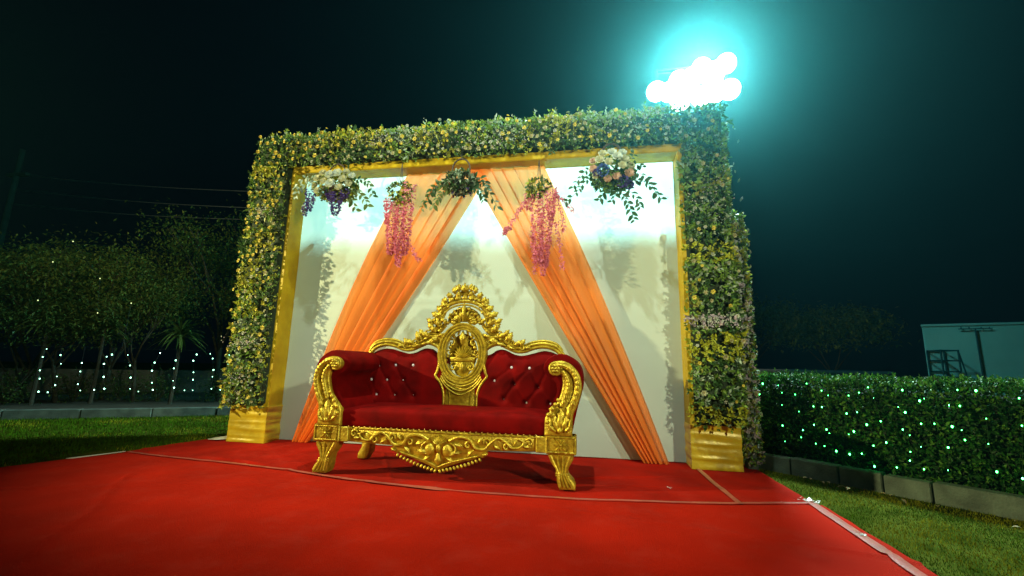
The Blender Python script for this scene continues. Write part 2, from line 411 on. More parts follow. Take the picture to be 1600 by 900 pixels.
# ================================================================== flower arch
W_, H_, D_ = 4.627, 3.29, .242
XL, XR, ZT = -.47, 5.07, 3.72
arch = thing('flower_arch', 'large rectangular backdrop frame covered in green foliage and small yellow flowers, white cloth inside', 'backdrop', (2.3, .2, 0))
AO = Vector((2.3, .2, 0))
def abuild(mb, name, m, smooth=30):
    mb.v = [(v[0]-AO.x, v[1]-AO.y, v[2]) for v in mb.v]
    return mb.build(name, m, arch, smooth)
def wrapped_box(x0, x1, y0, y1, z0, z1, amp=.0, fold=False, nz_=40):
    """cloth-covered post: a grid-skinned box with wrinkles"""
    mb = MB(); per = [(x0,y0),(x1,y0),(x1,y1),(x0,y1)]; pts = []
    for k in range(4):
        a, b = per[k], per[(k+1) % 4]
        for i in range(10): t = i/10; pts.append((a[0]+(b[0]-a[0])*t, a[1]+(b[1]-a[1])*t))
    n = len(pts); vs = []; cx, cy = (x0+x1)/2, (y0+y1)/2
    for j in range(nz_+1):
        z = z0+(z1-z0)*j/nz_
        for i, (x, y) in enumerate(pts):
            dx, dy = x-cx, y-cy; l = math.hypot(dx, dy)
            if fold: o_ = amp*(.5*nz(x*2.5, y*2.5, z*30)+nz(x*3+z*4, y*3, z*17+2)*1.3)
            else: o_ = amp*nz(x*4, y*4, z*2.5)
            if i % 10 == 0: o_ *= .4
            vs.append((x+dx/l*o_, y+dy/l*o_, z))
    mb.add(vs, [(j*n+i, j*n+(i+1) % n, (j+1)*n+(i+1) % n, (j+1)*n+i) for j in range(nz_) for i in range(n)]+[[nz_*n+i for i in range(n)], list(range(n-1, -1, -1))])
    return mb
abuild(wrapped_box(XL, 0, 0, .262, .42, H_+.005, .006), 'column', YEL, 40)
abuild(wrapped_box(W_, XR, 0, .262, .42, H_+.005, .006), 'column', YEL, 40)
abuild(wrapped_box(XL-.012, .004, -.012, .272, .012, .42, .011, True, 46), 'column_base', YEL2, 50)
abuild(wrapped_box(W_-.004, XR+.012, -.012, .272, .012, .42, .011, True, 46), 'column_base', YEL2, 50)
mb = MB(); mb.box(XL, XR, 0.002, .258, H_, ZT, .01); fix_normals(abuild(mb, 'beam', YEL))
# white cloth, a fold line across it, faint sag folds
mb = MB(); vs = []; nx, ny = 110, 90
for j in range(ny+1):
    z = .02+(H_-.01)*j/ny
    for i in range(nx+1):
        x = -.02+(W_+.04)*i/nx
        y = D_+.006*nz(x*1.2, z*.8, 2)+.003*math.sin(x*5+z*.6)*nz(x*.9, z*.5)
        for zf in (1.70, 2.56): y += (-.006 if zf == 1.7 else -.003)*math.exp(-((z-zf-.012*(x-2.3)*.4)/.012)**2)
        if z < .3: y += .01*math.sin(x*7)*(.3-z)
        vs.append((x, y, z))
mb.add(vs, [(j*(nx+1)+i, j*(nx+1)+i+1, (j+1)*(nx+1)+i+1, (j+1)*(nx+1)+i) for j in range(ny) for i in range(nx)])
abuild(mb, 'backdrop_cloth', CLOTH, 180)
mb = MB(); n_ = 90
prof = [(-.35+5.4*i/n_, 3.22+.05*nz(i*.09, 3)+.05*nz(i*.35, 7)) for i in range(n_+1)]
mb.prism([(-.35, 0), (5.05, 0)]+prof[::-1], .92, .95); abuild(mb, 'backlight_blocker', BOARD)  # unseen board added to keep backlight off the lower cloth, with uneven top edge
for x_ in (.2, 4.5):
    mb = MB(); mb.box(x_-.03, x_+.03, .265, .92, 2.4, 2.46, .004); abuild(mb, 'strut', STEEL)  # struts carrying the added light-blocking board

# foliage mats: front, top and outer sides
def zone_choice(x, y, z):
    a = nz(x*1.7+4, y, z*1.7); b = nz(x*2.3, y+9, z*2.3+5)
    r = rnd.random()
    right = x > 4  # right column: less yellow leaf picks stand in for its cooler light
    if right and (abs(z-2.12) < .10 or abs(z-1.18) < .13 or abs(z-.52) < .09) and r < .8: return 2
    if x < 0 and abs(z-1.55) < .1 and r < .5: return 2
    if right and abs(z-1.42) < .05 and r < .6: return 5
    if a > .32: return 3 if r < .35 else 1
    if b > .22: return (1 if right else 2) if r < .5 else 4
    if a < -.25: return 0 if r < .7 else 1
    return (0, 1, 1, 3, 0, 0)[int(r*6)] if right else (0, 1, 1, 4, 2, 0)[int(r*6)]
def rect_foliage(mb, o0, u, v, nrm, lu, lv, dens, bulge, L=.037, W=.018):
    n = int(lu*lv*dens)
    for _ in range(n):
        a, b = rnd.random(), rnd.random()
        e = min(a*lu, (1-a)*lu, b*lv, (1-b)*lv)
        p = o0+u*(a*lu)+v*(b*lv)
        h = bulge*(.35+.65*rnd.random())*min(1, .45+e/.12)+.03*nz(p.x*3, p.y*3, p.z*3)
        p = p+nrm*h
        zc = zone_choice(p.x, p.y, p.z)
        if nz(p.x*5, 3, p.z*5) > .25 and rnd.random() < .5: sprout(mb, p+nrm*.01, (nrm+Vector((0,0,-.5))).normalized(), zc, L*1.7, W*1.5, 3); continue
        sprout(mb, p, (nrm+Vector((0,0,.15))).normalized(), zc, L, W, rnd.choice((3,4,5)))
X3, Y3, Z3 = Vector((1,0,0)), Vector((0,1,0)), Vector((0,0,1))
fol = [
 ('foliage', [(Vector((-.56,-.01,.40)), X3, Z3, -Y3, .55, 3.0, 880, .13), (Vector((-.55,.0,.42)), Y3, Z3, -X3, .26, 3.1, 330, .09)]),
 ('foliage', [(Vector((-.54,-.01,3.34)), X3, Z3, -Y3, 5.6, .43, 820, .12), (Vector((-.54,-.04,3.74)), X3, Y3, Z3, 5.7, .30, 480, .10)]),
 ('foliage', [(Vector((4.62,-.01,.40)), X3, Z3, -Y3, .50, 3.0, 850, .15, .043, .021), (Vector((5.07,-.04,.42)), Y3, Z3, X3, .32, 3.36, 620, .085)]),
]
for nm, rects in fol:
    mb = MB()
    for r in rects: rect_foliage(mb, *r)
    if rects[0][0].z > 3:            # taller sprigs standing up along the top edge
        for _ in range(130):
            x = rnd.uniform(-.5, 5.1); c = Vector((x, rnd.uniform(0,.24), 3.80)); hgt = rnd.uniform(.03, .13)
            for k in range(6): sprout(mb, c+Vector((rnd.uniform(-.015,.015), 0, hgt*k/5)), Z3, rnd.choice((1,3,3,2)), .035, .016, 3)
    stuff(abuild(mb, nm, LEAF, 180))
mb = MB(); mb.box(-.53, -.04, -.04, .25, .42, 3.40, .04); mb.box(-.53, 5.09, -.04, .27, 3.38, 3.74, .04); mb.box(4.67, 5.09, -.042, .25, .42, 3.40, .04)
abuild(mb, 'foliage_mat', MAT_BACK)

def flower_mesh(name, pm, r=.026, rings=((6, .95, .25), (5, .6, .75))):
    mb = MB()
    for ri, (n, l, up) in enumerate(rings):
        for k in range(n):
            an = 2*PI*(k+.5*ri)/n; d = Vector((math.cos(an), math.sin(an), up)).normalized()
            s = Vector((-math.sin(an), math.cos(an), 0))
            c = Vector((0,0,.1*r*ri)); a = c+d*r*.45; t = c+d*r*l
            mb.add([c, a+s*r*.36, t+s*r*.22+Vector((0,0,r*.1)), t-s*r*.22+Vector((0,0,r*.1)), a-s*r*.36], [(0,1,2),(0,2,3),(0,3,4)])
    mb.cur = 1; mb.ell((0,0,.22*r), (.24*r, .24*r, .2*r), 6, 3)
    o = mb.build(name, [pm, PET['centre']], smooth=60); me = o.data; bpy.data.objects.remove(o); return me
FM = [flower_mesh('flower_mesh', PET[k], r) for k, r in (('yellow', .027), ('yellow', .022), ('cream', .026), ('white', .021), ('cream', .021))]
def orient(p, nrm, sc=1):
    q = nrm.to_track_quat('Z', 'Y').to_matrix().to_4x4()
    return Matrix.Translation(p) @ q @ Matrix.Rotation(rnd.uniform(0, 6.28), 4, 'Z') @ Matrix.Scale(sc, 4)
spots = []
def scatter_fl(o0, u, v, nrm, lu, lv, n, off):
    for _ in range(n):
        for _t in range(12):
            p = o0+u*(rnd.random()*lu)+v*(rnd.random()*lv)+nrm*off
            if all((p-q[0]).length > .055 for q in spots): break
        spots.append((p, (nrm+rvec()*.35).normalized()))
scatter_fl(Vector((-.53,-.01,.42)), X3, Z3, -Y3, .50, 2.95, 140, .135)
scatter_fl(Vector((-.5,-.01,3.36)), X3, Z3, -Y3, 5.5, .40, 185, .135)
scatter_fl(Vector((4.66,-.01,.42)), X3, Z3, -Y3, .46, 2.9, 52, .155)
scatter_fl(Vector((5.12,.0,.42)), Y3, Z3, X3, .25, 3.2, 16, .13)
scatter_fl(Vector((-.5,.0,3.8)), X3, Y3, Z3, 5.5, .3, 20, .09)
camp = cam.matrix_world.translation
spots.sort(key=lambda q: (q[0]-camp).length)
for k, (p, nn) in enumerate(spots[:300]):
    x = p.x
    pick = rnd.random()
    me = FM[0 if pick < .28 else 1 if pick < .42 else 2 if pick < .65 else 3 if pick < .82 else 4] if x < 3.2 else FM[2 if pick < .4 else 3 if pick < .75 else 1]
    inst(me, 'flower', arch, orient(p-AO, nn, rnd.uniform(.65, 1.2)))
def merge_meshes(name, items, mats, parent):
    mb = MB()
    for me, M, mi in items:
        b = len(mb.v); mb.v += [tuple(M @ v.co) for v in me.vertices]
        for p in me.polygons: mb.f.append([b+i for i in p.vertices]); mb.m.append(mi[p.material_index])
    return mb.build(name, mats, parent, 180)
rest = [(rnd.choice(FM), orient(p-AO, nn, rnd.uniform(.65, 1.2)), (0, 1)) for p, nn in spots[300:]]
stuff(merge_meshes('small_flowers', rest, [PET['yellow'], PET['centre']], arch))
# white and lilac filler sprays tucked into the foliage
mb = MB()
for (cx, cz, wx, wz, n) in ((4.88,1.42,.20,.05,220),(-.25,2.72,.13,.07,110),(-.3,1.15,.18,.08,120),(2.6,3.5,.5,.12,160),(4.3,3.55,.5,.12,120),(4.85,2.7,.2,.25,120),(-.3,.75,.16,.1,80),(1.3,3.6,.4,.1,90)):
    for _ in range(n):
        p = Vector((cx+rnd.gauss(0, wx*.6)-AO.x, -.15-rnd.random()*.03-AO.y, cz+rnd.gauss(0, wz*.6)))
        mb.cur = rnd.choice((0,0,1)); quadleaf(mb, p, rvec()-Y3*.5, -Y3, .016, .014)
stuff(mb.build('filler_blossom', [PET['white'], LEAF[5]], arch, None))

# second, narrower flower pillar behind the right column
pil = thing('flower_pillar', 'narrow flower covered pillar of pink and white blooms close behind the right column', 'flower pillar', (5.225, .20, 0))
mb = MB(); mb.box(-.05, .05, -.05, .05, 0, 2.55, .01); mb.build('post', STEEL, pil)
mb = MB()
for _ in range(1500):
    z = rnd.uniform(.05, 2.62); an = rnd.uniform(0, 2*PI); r = .08*(1+.3*nz(0, 3, z*2.5))*rnd.uniform(.75, 1.1)*(1 if z < 2.4 else .75)
    n_ = Vector((math.cos(an), math.sin(an), .1)).normalized()
    rr = rnd.random(); mm = 5 if (rr < .30 and z < 1.9) else (0,1,1,3,4,2)[int(rnd.random()*6)]
    sprout(mb, Vector((math.cos(an)*r, math.sin(an)*r, z)), n_, mm, .042, .02, 4)
stuff(mb.build('foliage', LEAF, pil, 180))
for _ in range(70):
    z = rnd.uniform(.06, 2.5); an = rnd.uniform(-PI, .8); r = .115
    n_ = Vector((math.cos(an), math.sin(an), .1)).normalized()
    inst(rnd.choice(FM[2:]), 'flower', pil, orient(Vector((math.cos(an)*r, math.sin(an)*r, z)), n_, rnd.uniform(.7, 1.2)))

# ================================================================== orange drapes
def drape(label, TL, TR, BL, BR, y_top, y_bot, nf, seed, pinch=None, lay=0):
    mb = MB(); nx, nt = 180, 60; vs = []
    for j in range(nt+1):
        t = j/nt
        for i in range(nx+1):
            s = i/nx
            a = Vector(TL).lerp(Vector(BL), t); b = Vector(TR).lerp(Vector(BR), t)
            if pinch: a.x += pinch[0]*math.sin(PI*t); b.x += pinch[1]*math.sin(PI*t)
            ph = s*nf*2*PI+seed+1.3*math.sin(s*7+seed)+.5*nz(s*3, seed, t*1.2)
            fa = (.30+.9*abs(nz(s*3.1+.3*t, seed+3)))/nf*.5
            wv = s+fa*math.sin(ph)*min(1, 8*s, 8*(1-s))
            p = a.lerp(b, min(1, max(0, wv)))
            amp = .012+.014*t
            y = y_top+(y_bot-y_top)*t+amp*math.sin(ph)+.004*math.sin(2.3*ph+1)+.004*nz(s*9, t*5, seed)
            z = p.y - .02*math.sin(s*PI)*(1-t)
            vs.append((p.x, y, max(.016, z)))
    mb.add(vs, [(j*(nx+1)+i, j*(nx+1)+i+1, (j+1)*(nx+1)+i+1, (j+1)*(nx+1)+i) for j in range(nt) for i in range(nx)])
    o = mb.build('drape', DRAPE, None, 180)
    return tag(o, label, 'curtain', 'orange drapes crossing in front of the white cloth')
drape('orange chiffon drape sweeping down to the left behind the sofa', (1.42,3.30), (2.50,3.30), (.24,.016), (.44,.016), .212, .17, 6, 1.3, (-.10, .06))
drape('orange chiffon drape sweeping down to the right of the sofa', (2.22,3.30), (3.15,3.30), (4.19,.016), (4.44,.016), .165, .12, 6, 4.1, (-.02, .04))

# ================================================================== sofa
SX, SY = 2.44, -.74
sofa = thing('carved_sofa', 'ornate gold carved two seat sofa with red velvet cushions and buttoned back', 'sofa', (SX, SY, .02))
ZB = .02
def c3(cx, cy, y):      # drawing units of the back carving -> local metres
    return Vector(((cx-620)*.0028, y, 1.77-(cy-52)*.00265-ZB))
def sm(pts, k=6):
    """Catmull-Rom through the points"""
    P = [Vector(p) for p in pts]; out = []
    for i in range(len(P)-1):
        p0 = P[max(i-1, 0)]; p1 = P[i]; p2 = P[i+1]; p3 = P[min(i+2, len(P)-1)]
        for j in range(k):
            t = j/k; out.append(.5*((2*p1)+(p2-p0)*t+(2*p0-5*p1+4*p2-p3)*t*t+(3*p1-p0-3*p2+p3)*t**3))
    out.append(P[-1]); return out
def sb(mb, name, m, smooth=45, parent=None): return fix_normals(mb.build(name, m, parent or sofa, smooth))
def acanthus(mb, base, ang, L, W, y, th=.02, lobes=3, bend=0.0):
    """carved leaf in the x-z plane facing -y: lobed outline, raised centre rib"""
    n = lobes*4; left = []; right = []; mid = []
    for i in range(n+1):
        t = i/n; a = ang+bend*t
        # walk the spine
        if i == 0: p = Vector((base[0], base[1]))
        else: p = p+Vector((math.cos(a), math.sin(a)))*(L/n)
        s = Vector((-math.sin(a), math.cos(a)))
        wdt = W*.5*math.sin(PI*min(1, t*.92+.08))**.8*(1-.38*abs(math.sin(PI*lobes*t)))*(1 if t < .999 else 0)
        rise = th*math.sin(PI*min(1, t+.1))+.003
        mid.append((p.x, y-rise*1.0, p.y)); 
        left.append((p.x+s.x*wdt, y-rise*.35, p.y+s.y*wdt)); right.append((p.x-s.x*wdt, y-rise*.35, p.y-s.y*wdt))
    ql = [((l[0]+m_[0])/2, min(l[1], m_[1])+.006, (l[2]+m_[2])/2) for l, m_ in zip(left, mid)]
    qr = [((l[0]+m_[0])/2, min(l[1], m_[1])+.006, (l[2]+m_[2])/2) for l, m_ in zip(right, mid)]
    bl = [(l[0], y+.008, l[2]) for l in left]; br = [(l[0], y+.008, l[2]) for l in right]
    rows = [bl, left, ql, mid, qr, right, br]; vs = []; 
    for i in range(n+1): vs += [r[i] for r in rows]
    k = 7; fs = [(i*k+j, i*k+j+1, (i+1)*k+j+1, (i+1)*k+j) for i in range(n) for j in range(k-1)]
    fs += [(i*k, (i+1)*k, (i+1)*k+k-1, i*k+k-1) for i in range(n)]
    mb.add(vs, fs)
def spiral(cx, cz, r0, turns, y, a0=0, sgn=1, r=.01, n=26, grow=.9):
    pts = []; rad = []
    for i in range(n+1):
        t = i/n; rr = r0*(1-grow*t); a = a0+sgn*turns*2*PI*t
        pts.append((cx+rr*math.cos(a), y-.006*t, cz+rr*math.sin(a))); rad.append(r*(1-.35*t))
    return pts, rad

# --- legs and corner blocks
def leg(sgn, front):
    mb = MB(); x0 = sgn
    y0, y1 = (-.345, -.225) if front else (.25, .35)
    def X(v): return sgn*v     # outward positive
    if front:
        out = [(.88,.40),(.88,.27),(.90,.22),(.945,.15),(.95,.10),(.935,.055),(.90,.02),(.90,-.0),(1.02,-.0),(1.035,.03),(1.05,.07),(1.045,.10),(1.055,.13),(1.09,.2),(1.10,.27),(1.10,.40)]
        out = [(a-.0, b) for a, b in out]
        # foot turned outward
        out = [(.89,.40),(.89,.26),(.915,.20),(.955,.145),(.962,.10),(.965,.06),(.975,.02),(.985,0),(1.105,0),(1.108,.03),(1.09,.065),(1.055,.10),(1.045,.13),(1.06,.17),(1.09,.22),(1.10,.27),(1.10,.40)]
    else:
        out = [(.86,.36),(.86,.2),(.885,.13),(.89,.07),(.93,.0),(1.02,.0),(1.02,.05),(.985,.11),(.99,.2),(1.02,.28),(1.02,.36)]
    mb.prism([(X(a), b) for a, b in out], y0, y1, .012)
    if front:
        for k in range(4):      # carved flutes
            f = k/3
            pts = sm([(X(.915+.155*f), y0-.002, .25), (X(.945+.10*f), y0-.004, .19), (X(.975+.055*f), y0-.004, .13), (X(.982+.06*f), y0-.006, .09), (X(.99+.095*f), y0-.002, .02)], 5)
            mb.tube(pts, .0095, 6)
        mb.tube([(X(.955), y0-.002, .118), (X(1.05), y0-.002, .118)], .008, 6)
        mb.tube([(X(.955), y0-.002, .102), (X(1.06), y0-.002, .102)], .006, 6)
    return sb(mb, 'leg', GOLD, 40)
for s_ in (-1, 1):
    leg(s_, True); leg(s_, False)
    mb = MB(); x0, x1 = sorted((s_*.875, s_*1.115)); mb.box(x0, x1, -.36, -.21, .258, .40, .008)
    xa, xb = sorted((s_*.895, s_*1.095))     # carved rosette panel
    mb.tube([(xa,-.362,.275),(xb,-.362,.275),(xb,-.362,.385),(xa,-.362,.385)], .006, 6, closed=True)
    for k in range(8):
        a = k*PI/4; acanthus(mb, ((xa+xb)/2+.008*math.cos(a), .33+.008*math.sin(a)), a, .062 if k % 2 else .045, .026, -.362, .008, 1)
    mb.ell(((xa+xb)/2, -.372, .33), (.012, .01, .012), 8, 5)
    mb.box(*sorted((s_*.80, s_*.876)), -.352, -.24, .262, .385, .006)
    sb(mb, 'corner_block', GOLD, 40)

# --- front rail with carved apron
mb = MB()
half = [(0.0,.068),(.03,.09),(.08,.112),(.14,.132),(.22,.158),(.30,.178),(.345,.196),(.36,.19),(.385,.20),(.395,.225),(.41,.25),(.80,.262)]
out = [(-.81,.385),(.81,.385)]+[(a, b) for a, b in reversed(half)]+[(-a, b) for a, b in half[1:]]
mb.prism(out, -.325, -.27, .008)
mb.tube([(-.80,-.327,.372),(.80,-.327,.372)], .008, 6)
for s_ in (-1, 1):
    n = 12
    for i in range(n):        # beaded rope on the apron's edge
        t = i/(n-1); x = .02+.33*t; z = .082+.105*t**.92-.012*math.sin(PI*t)
        mb.ell((s_*x, -.330, z-.008), (.011, .014, .016), 8, 6, Matrix.Rotation(s_*-.5, 3, 'Y'))
    mb.tube(sm([(s_*.0,-.332,.105),(s_*.10,-.332,.145),(s_*.20,-.332,.172),(s_*.33,-.332,.206)], 5), .007, 6)
    # running vine scrolls
    vine = sm([(s_*.09,-.334,.31),(s_*.17,-.336,.345),(s_*.26,-.336,.33),(s_*.31,-.336,.27),(s_*.385,-.336,.262),(s_*.44,-.336,.315),(s_*.50,-.336,.352),(s_*.56,-.336,.325),(s_*.60,-.336,.285),(s_*.67,-.336,.29),(s_*.70,-.334,.33),(s_*.66,-.332,.35)], 6)
    mb.tube(vine, [.014-.007*i/len(vine) for i in range(len(vine))], 7)
    for (cx, cz, a0, sg) in ((.25,.285,.5,1),(.41,.315,3.4,-1),(.565,.285,.2,1),(.75,.33,2.6,-1)):
        p_, r__ = spiral(s_*cx, cz, .034, 1.1, -.332, a0 if s_ > 0 else PI-a0, sg*s_, .009); mb.tube(p_, r__, 6)
    for (bx, bz, an, l, w2, bd) in ((.12,.30,-.6,.10,.045,.6),(.33,.30,1.2,.07,.04,-.8),(.30,.25,-2.6,.09,.04,.5),(.46,.30,-.9,.07,.035,.8),(.52,.33,.2,.08,.03,-.7),(.62,.30,.9,.06,.03,.4),(.70,.30,-.3,.07,.035,.7),(.08,.22,-.2,.12,.05,.5),(.06,.19,-.7,.09,.04,.4),(.37,.215,.2,.05,.03,.3)):
        aa = an if s_ > 0 else PI-an; acanthus(mb, (s_*bx, bz), aa, l, w2, -.328, .016, 2, bd*s_)
# central palmette and lobes
for k in range(7): a = PI/2+(k-3)*.36; acanthus(mb, (0, .275), a, .085-.006*abs(k-3), .032, -.332, .016, 1)
for s_ in (-1, 1):
    mb.ell((s_*.075,-.333,.235), (.042,.02,.05), 10, 7); mb.tube(*spiral(s_*.10, .235, .06, .9, -.335, PI/2, -s_, .008)[:2], 6)
mb.ell((0,-.336,.25), (.022,.02,.034), 10, 6); acanthus(mb, (0,.21), -PI/2, .11, .06, -.332, .018, 2)
sb(mb, 'front_rail', GOLD, 50)
# side and rear rails
mb = MB(); mb.box(-1.0,-.94,-.24,.27,.262,.36,.005); mb.box(.94,1.0,-.24,.27,.262,.36,.005); mb.box(-.94,.94,.27,.32,.262,.36,.005); sb(mb, 'rear_rail', GOLD)

# --- seat
def pillow(x0, x1, y0, y1, z0, z1, puff=.02, nx=40, ny=16, rad=.03):
    mb = MB(); vs = []; nzl = 8
    # closed superellipse-ish box: walk y/z section and stretch along x
    sec = []
    cy, cz, hy, hz = (y0+y1)/2, (z0+z1)/2, (y1-y0)/2, (z1-z0)/2; K = 40
    for k in range(K):
        a = 2*PI*k/K; c, s = math.cos(a), math.sin(a)
        sec.append((math.copysign(abs(c)**.22, c), math.copysign(abs(s)**.4, s)))
    n = nx
    for i in range(n+1):
        t = -1+2*i/n; e = (1-abs(t)**24)**.5 if abs(t) < 1 else 0
        e = max(.86, e) if abs(t) < 1 else .86
        x = (x0+x1)/2+(x1-x0)/2*t
        for (a, b) in sec:
            y = cy+hy*a*(.985+.015*e); z = cz+hz*b*(e if b > 0 else 1)
            if b > .3: z += puff*(1-a*a)*(1-t**6)+.006*nz(x*3, y*3, 1)
            if a < -.9: y += .004*nz(x*2.5, z*4, 3)
            vs.append((x, y, z))
    fs = [(i*K+k, i*K+(k+1) % K, (i+1)*K+(k+1) % K, (i+1)*K+k) for i in range(n) for k in range(K)]
    fs += [list(range(K)), [n*K+k for k in range(K-1, -1, -1)]]
    mb.add(vs, fs); return mb
sb(pillow(-.90, .90, -.342, .27, .372, .545, .012), 'seat_cushion', VELVET, 50)
mb = MB()
for i in range(34):
    x = -.80+1.6*i/33; mb.ell((x, -.347, .389), (.0065, .005, .0065), 6, 4)
stuff(sb(mb, 'nail_trim', NAIL))

# --- back velvet panels, buttoned
BUT = [(-312,370)]
btn = {-1: [(312,372),(376,370),(442,369),(287,425),(347,425),(408,424),(311,480),(380,480),(450,478)],
       1: [(795,369),(857,370),(918,372),(737,417),(808,428),(889,436),(772,481),(849,491),(929,491)]}
top = sm([(255,352,0),(275,330,0),(300,315,0),(335,308,0),(375,318,0),(410,326,0),(440,322,0),(475,306,0),(500,308,0),(520,322,0),(545,330,0),(575,335,0)], 5)
def ztop(ax):   # ax: |x| in metres
    cx = 620-ax/.0028
    for a, b in zip(top[:-1], top[1:]):
        if a.x <= cx <= b.x: t = (cx-a.x)/(b.x-a.x+1e-9); return 1.77-((a.y+(b.y-a.y)*t)-52)*.00265-ZB
    return (1.77-(352-52)*.00265-ZB) if cx < 255 else (1.77-(335-52)*.00265-ZB)
CR = []
for s_ in (-1, 1):
    B = [c3(cx, cy, 0) for cx, cy in btn[s_]]
    mb = MB(); nx, nz2 = 90, 70; vs = []
    xa, xb = .15, 1.03
    def puff(x, z, e):
        # diamond tufting: dips at the buttons and along the lines joining them
        d1 = min(((x-b.x)**2+(z-b.z)**2)**.5 for b in B)
        c = 0
        for i in range(len(B)):
            for j in range(i+1, len(B)):
                v = B[j]-B[i]; L_ = v.length
                if L_ > .225 or abs(v.z) < .06: continue
                t = ((x-B[i].x)*v.x+(z-B[i].z)*v.z)/L_**2
                if 0 < t < 1:
                    dd = abs((x-B[i].x)*v.z-(z-B[i].z)*v.x)/L_; c = max(c, math.exp(-(dd/.014)**2)*.005)
        return .075*(1-math.exp(-(e/.05)))-.020*math.exp(-(d1/.03)**2)-c-.004*nz(x*8, z*8)
    for j in range(nz2+1):
        for i in range(nx+1):
            ax = xa+(xb-xa)*i/nx; zt = ztop(ax); z = .42+(zt-.42)*j/nz2
            e = min(zt-z, xb-ax+.02)
            vs.append((s_*ax, .30-puff(s_*ax, z, max(0, e)), z))
    base = len(vs)
    vs += [(v[0], .36, v[2]) for v in vs[:base]]
    n = nx+1
    fs = [(j*n+i, j*n+i+1, (j+1)*n+i+1, (j+1)*n+i) for j in range(nz2) for i in range(nx)]
    fs += [(base+j*n+i, base+(j+1)*n+i, base+(j+1)*n+i+1, base+j*n+i+1) for j in range(nz2) for i in range(nx)]
    ring = [i for i in range(nx+1)]+[j*n+nx for j in range(1, nz2+1)]+[nz2*n+i for i in range(nx-1, -1, -1)]+[j*n for j in range(nz2-1, 0, -1)]
    R = len(ring); fs += [(ring[k], ring[(k+1) % R], base+ring[(k+1) % R], base+ring[k]) for k in range(R)]
    mb.add(vs, fs); sb(mb, 'backrest', VELVET, 60)
    for b in B:
        m2 = MB(); m2.ell((0,0,0), (.014, .010, .014), 8, 5); 
        o = m2.build('button', CRYSTAL, sofa, None); o.location = (b.x, .30-puff(b.x, b.z, .1)-.004, b.z)

# --- gold back frame: rail, shoulder carving, cartouche, splat, crest
yb = .262
mb = MB()
rail = [(262,372),(268,340),(280,318),(300,302),(332,293),(368,298),(400,310),(430,311),(462,298),(488,286),(512,290),(535,305),(548,330)]
rail2 = [(272,318),(292,294),(330,283),(372,287),(405,300),(435,297),(462,282),(492,262),(520,262),(545,275),(560,290)]
for s_ in (-1, 1):
    f = lambda cx, cy, y: Vector(((cx-620)*.0028*(-s_), y, c3(cx, cy, 0).z))
    p = sm([f(a, b, yb) for a, b in rail], 6); mb.tube(p, .019, 8)
    p = sm([f(a, b, yb-.008) for a, b in rail2], 6); mb.tube(p, .015, 8)
    p = sm([f(a, b-10, yb+.004) for a, b in rail2], 6); mb.tube(p, .012, 8)
    p = sm([f((a+c)/2, (b+d)/2, yb+.012) for (a, b), (c, d) in zip(rail[1:12], rail2)], 6); mb.tube(p, .028, 8, flat=((0,1,0), .4))
    for v in []: pass
for i, v in enumerate(mb.v): pass
sb(mb, 'back_rail', GOLD, 60)
mb = MB()
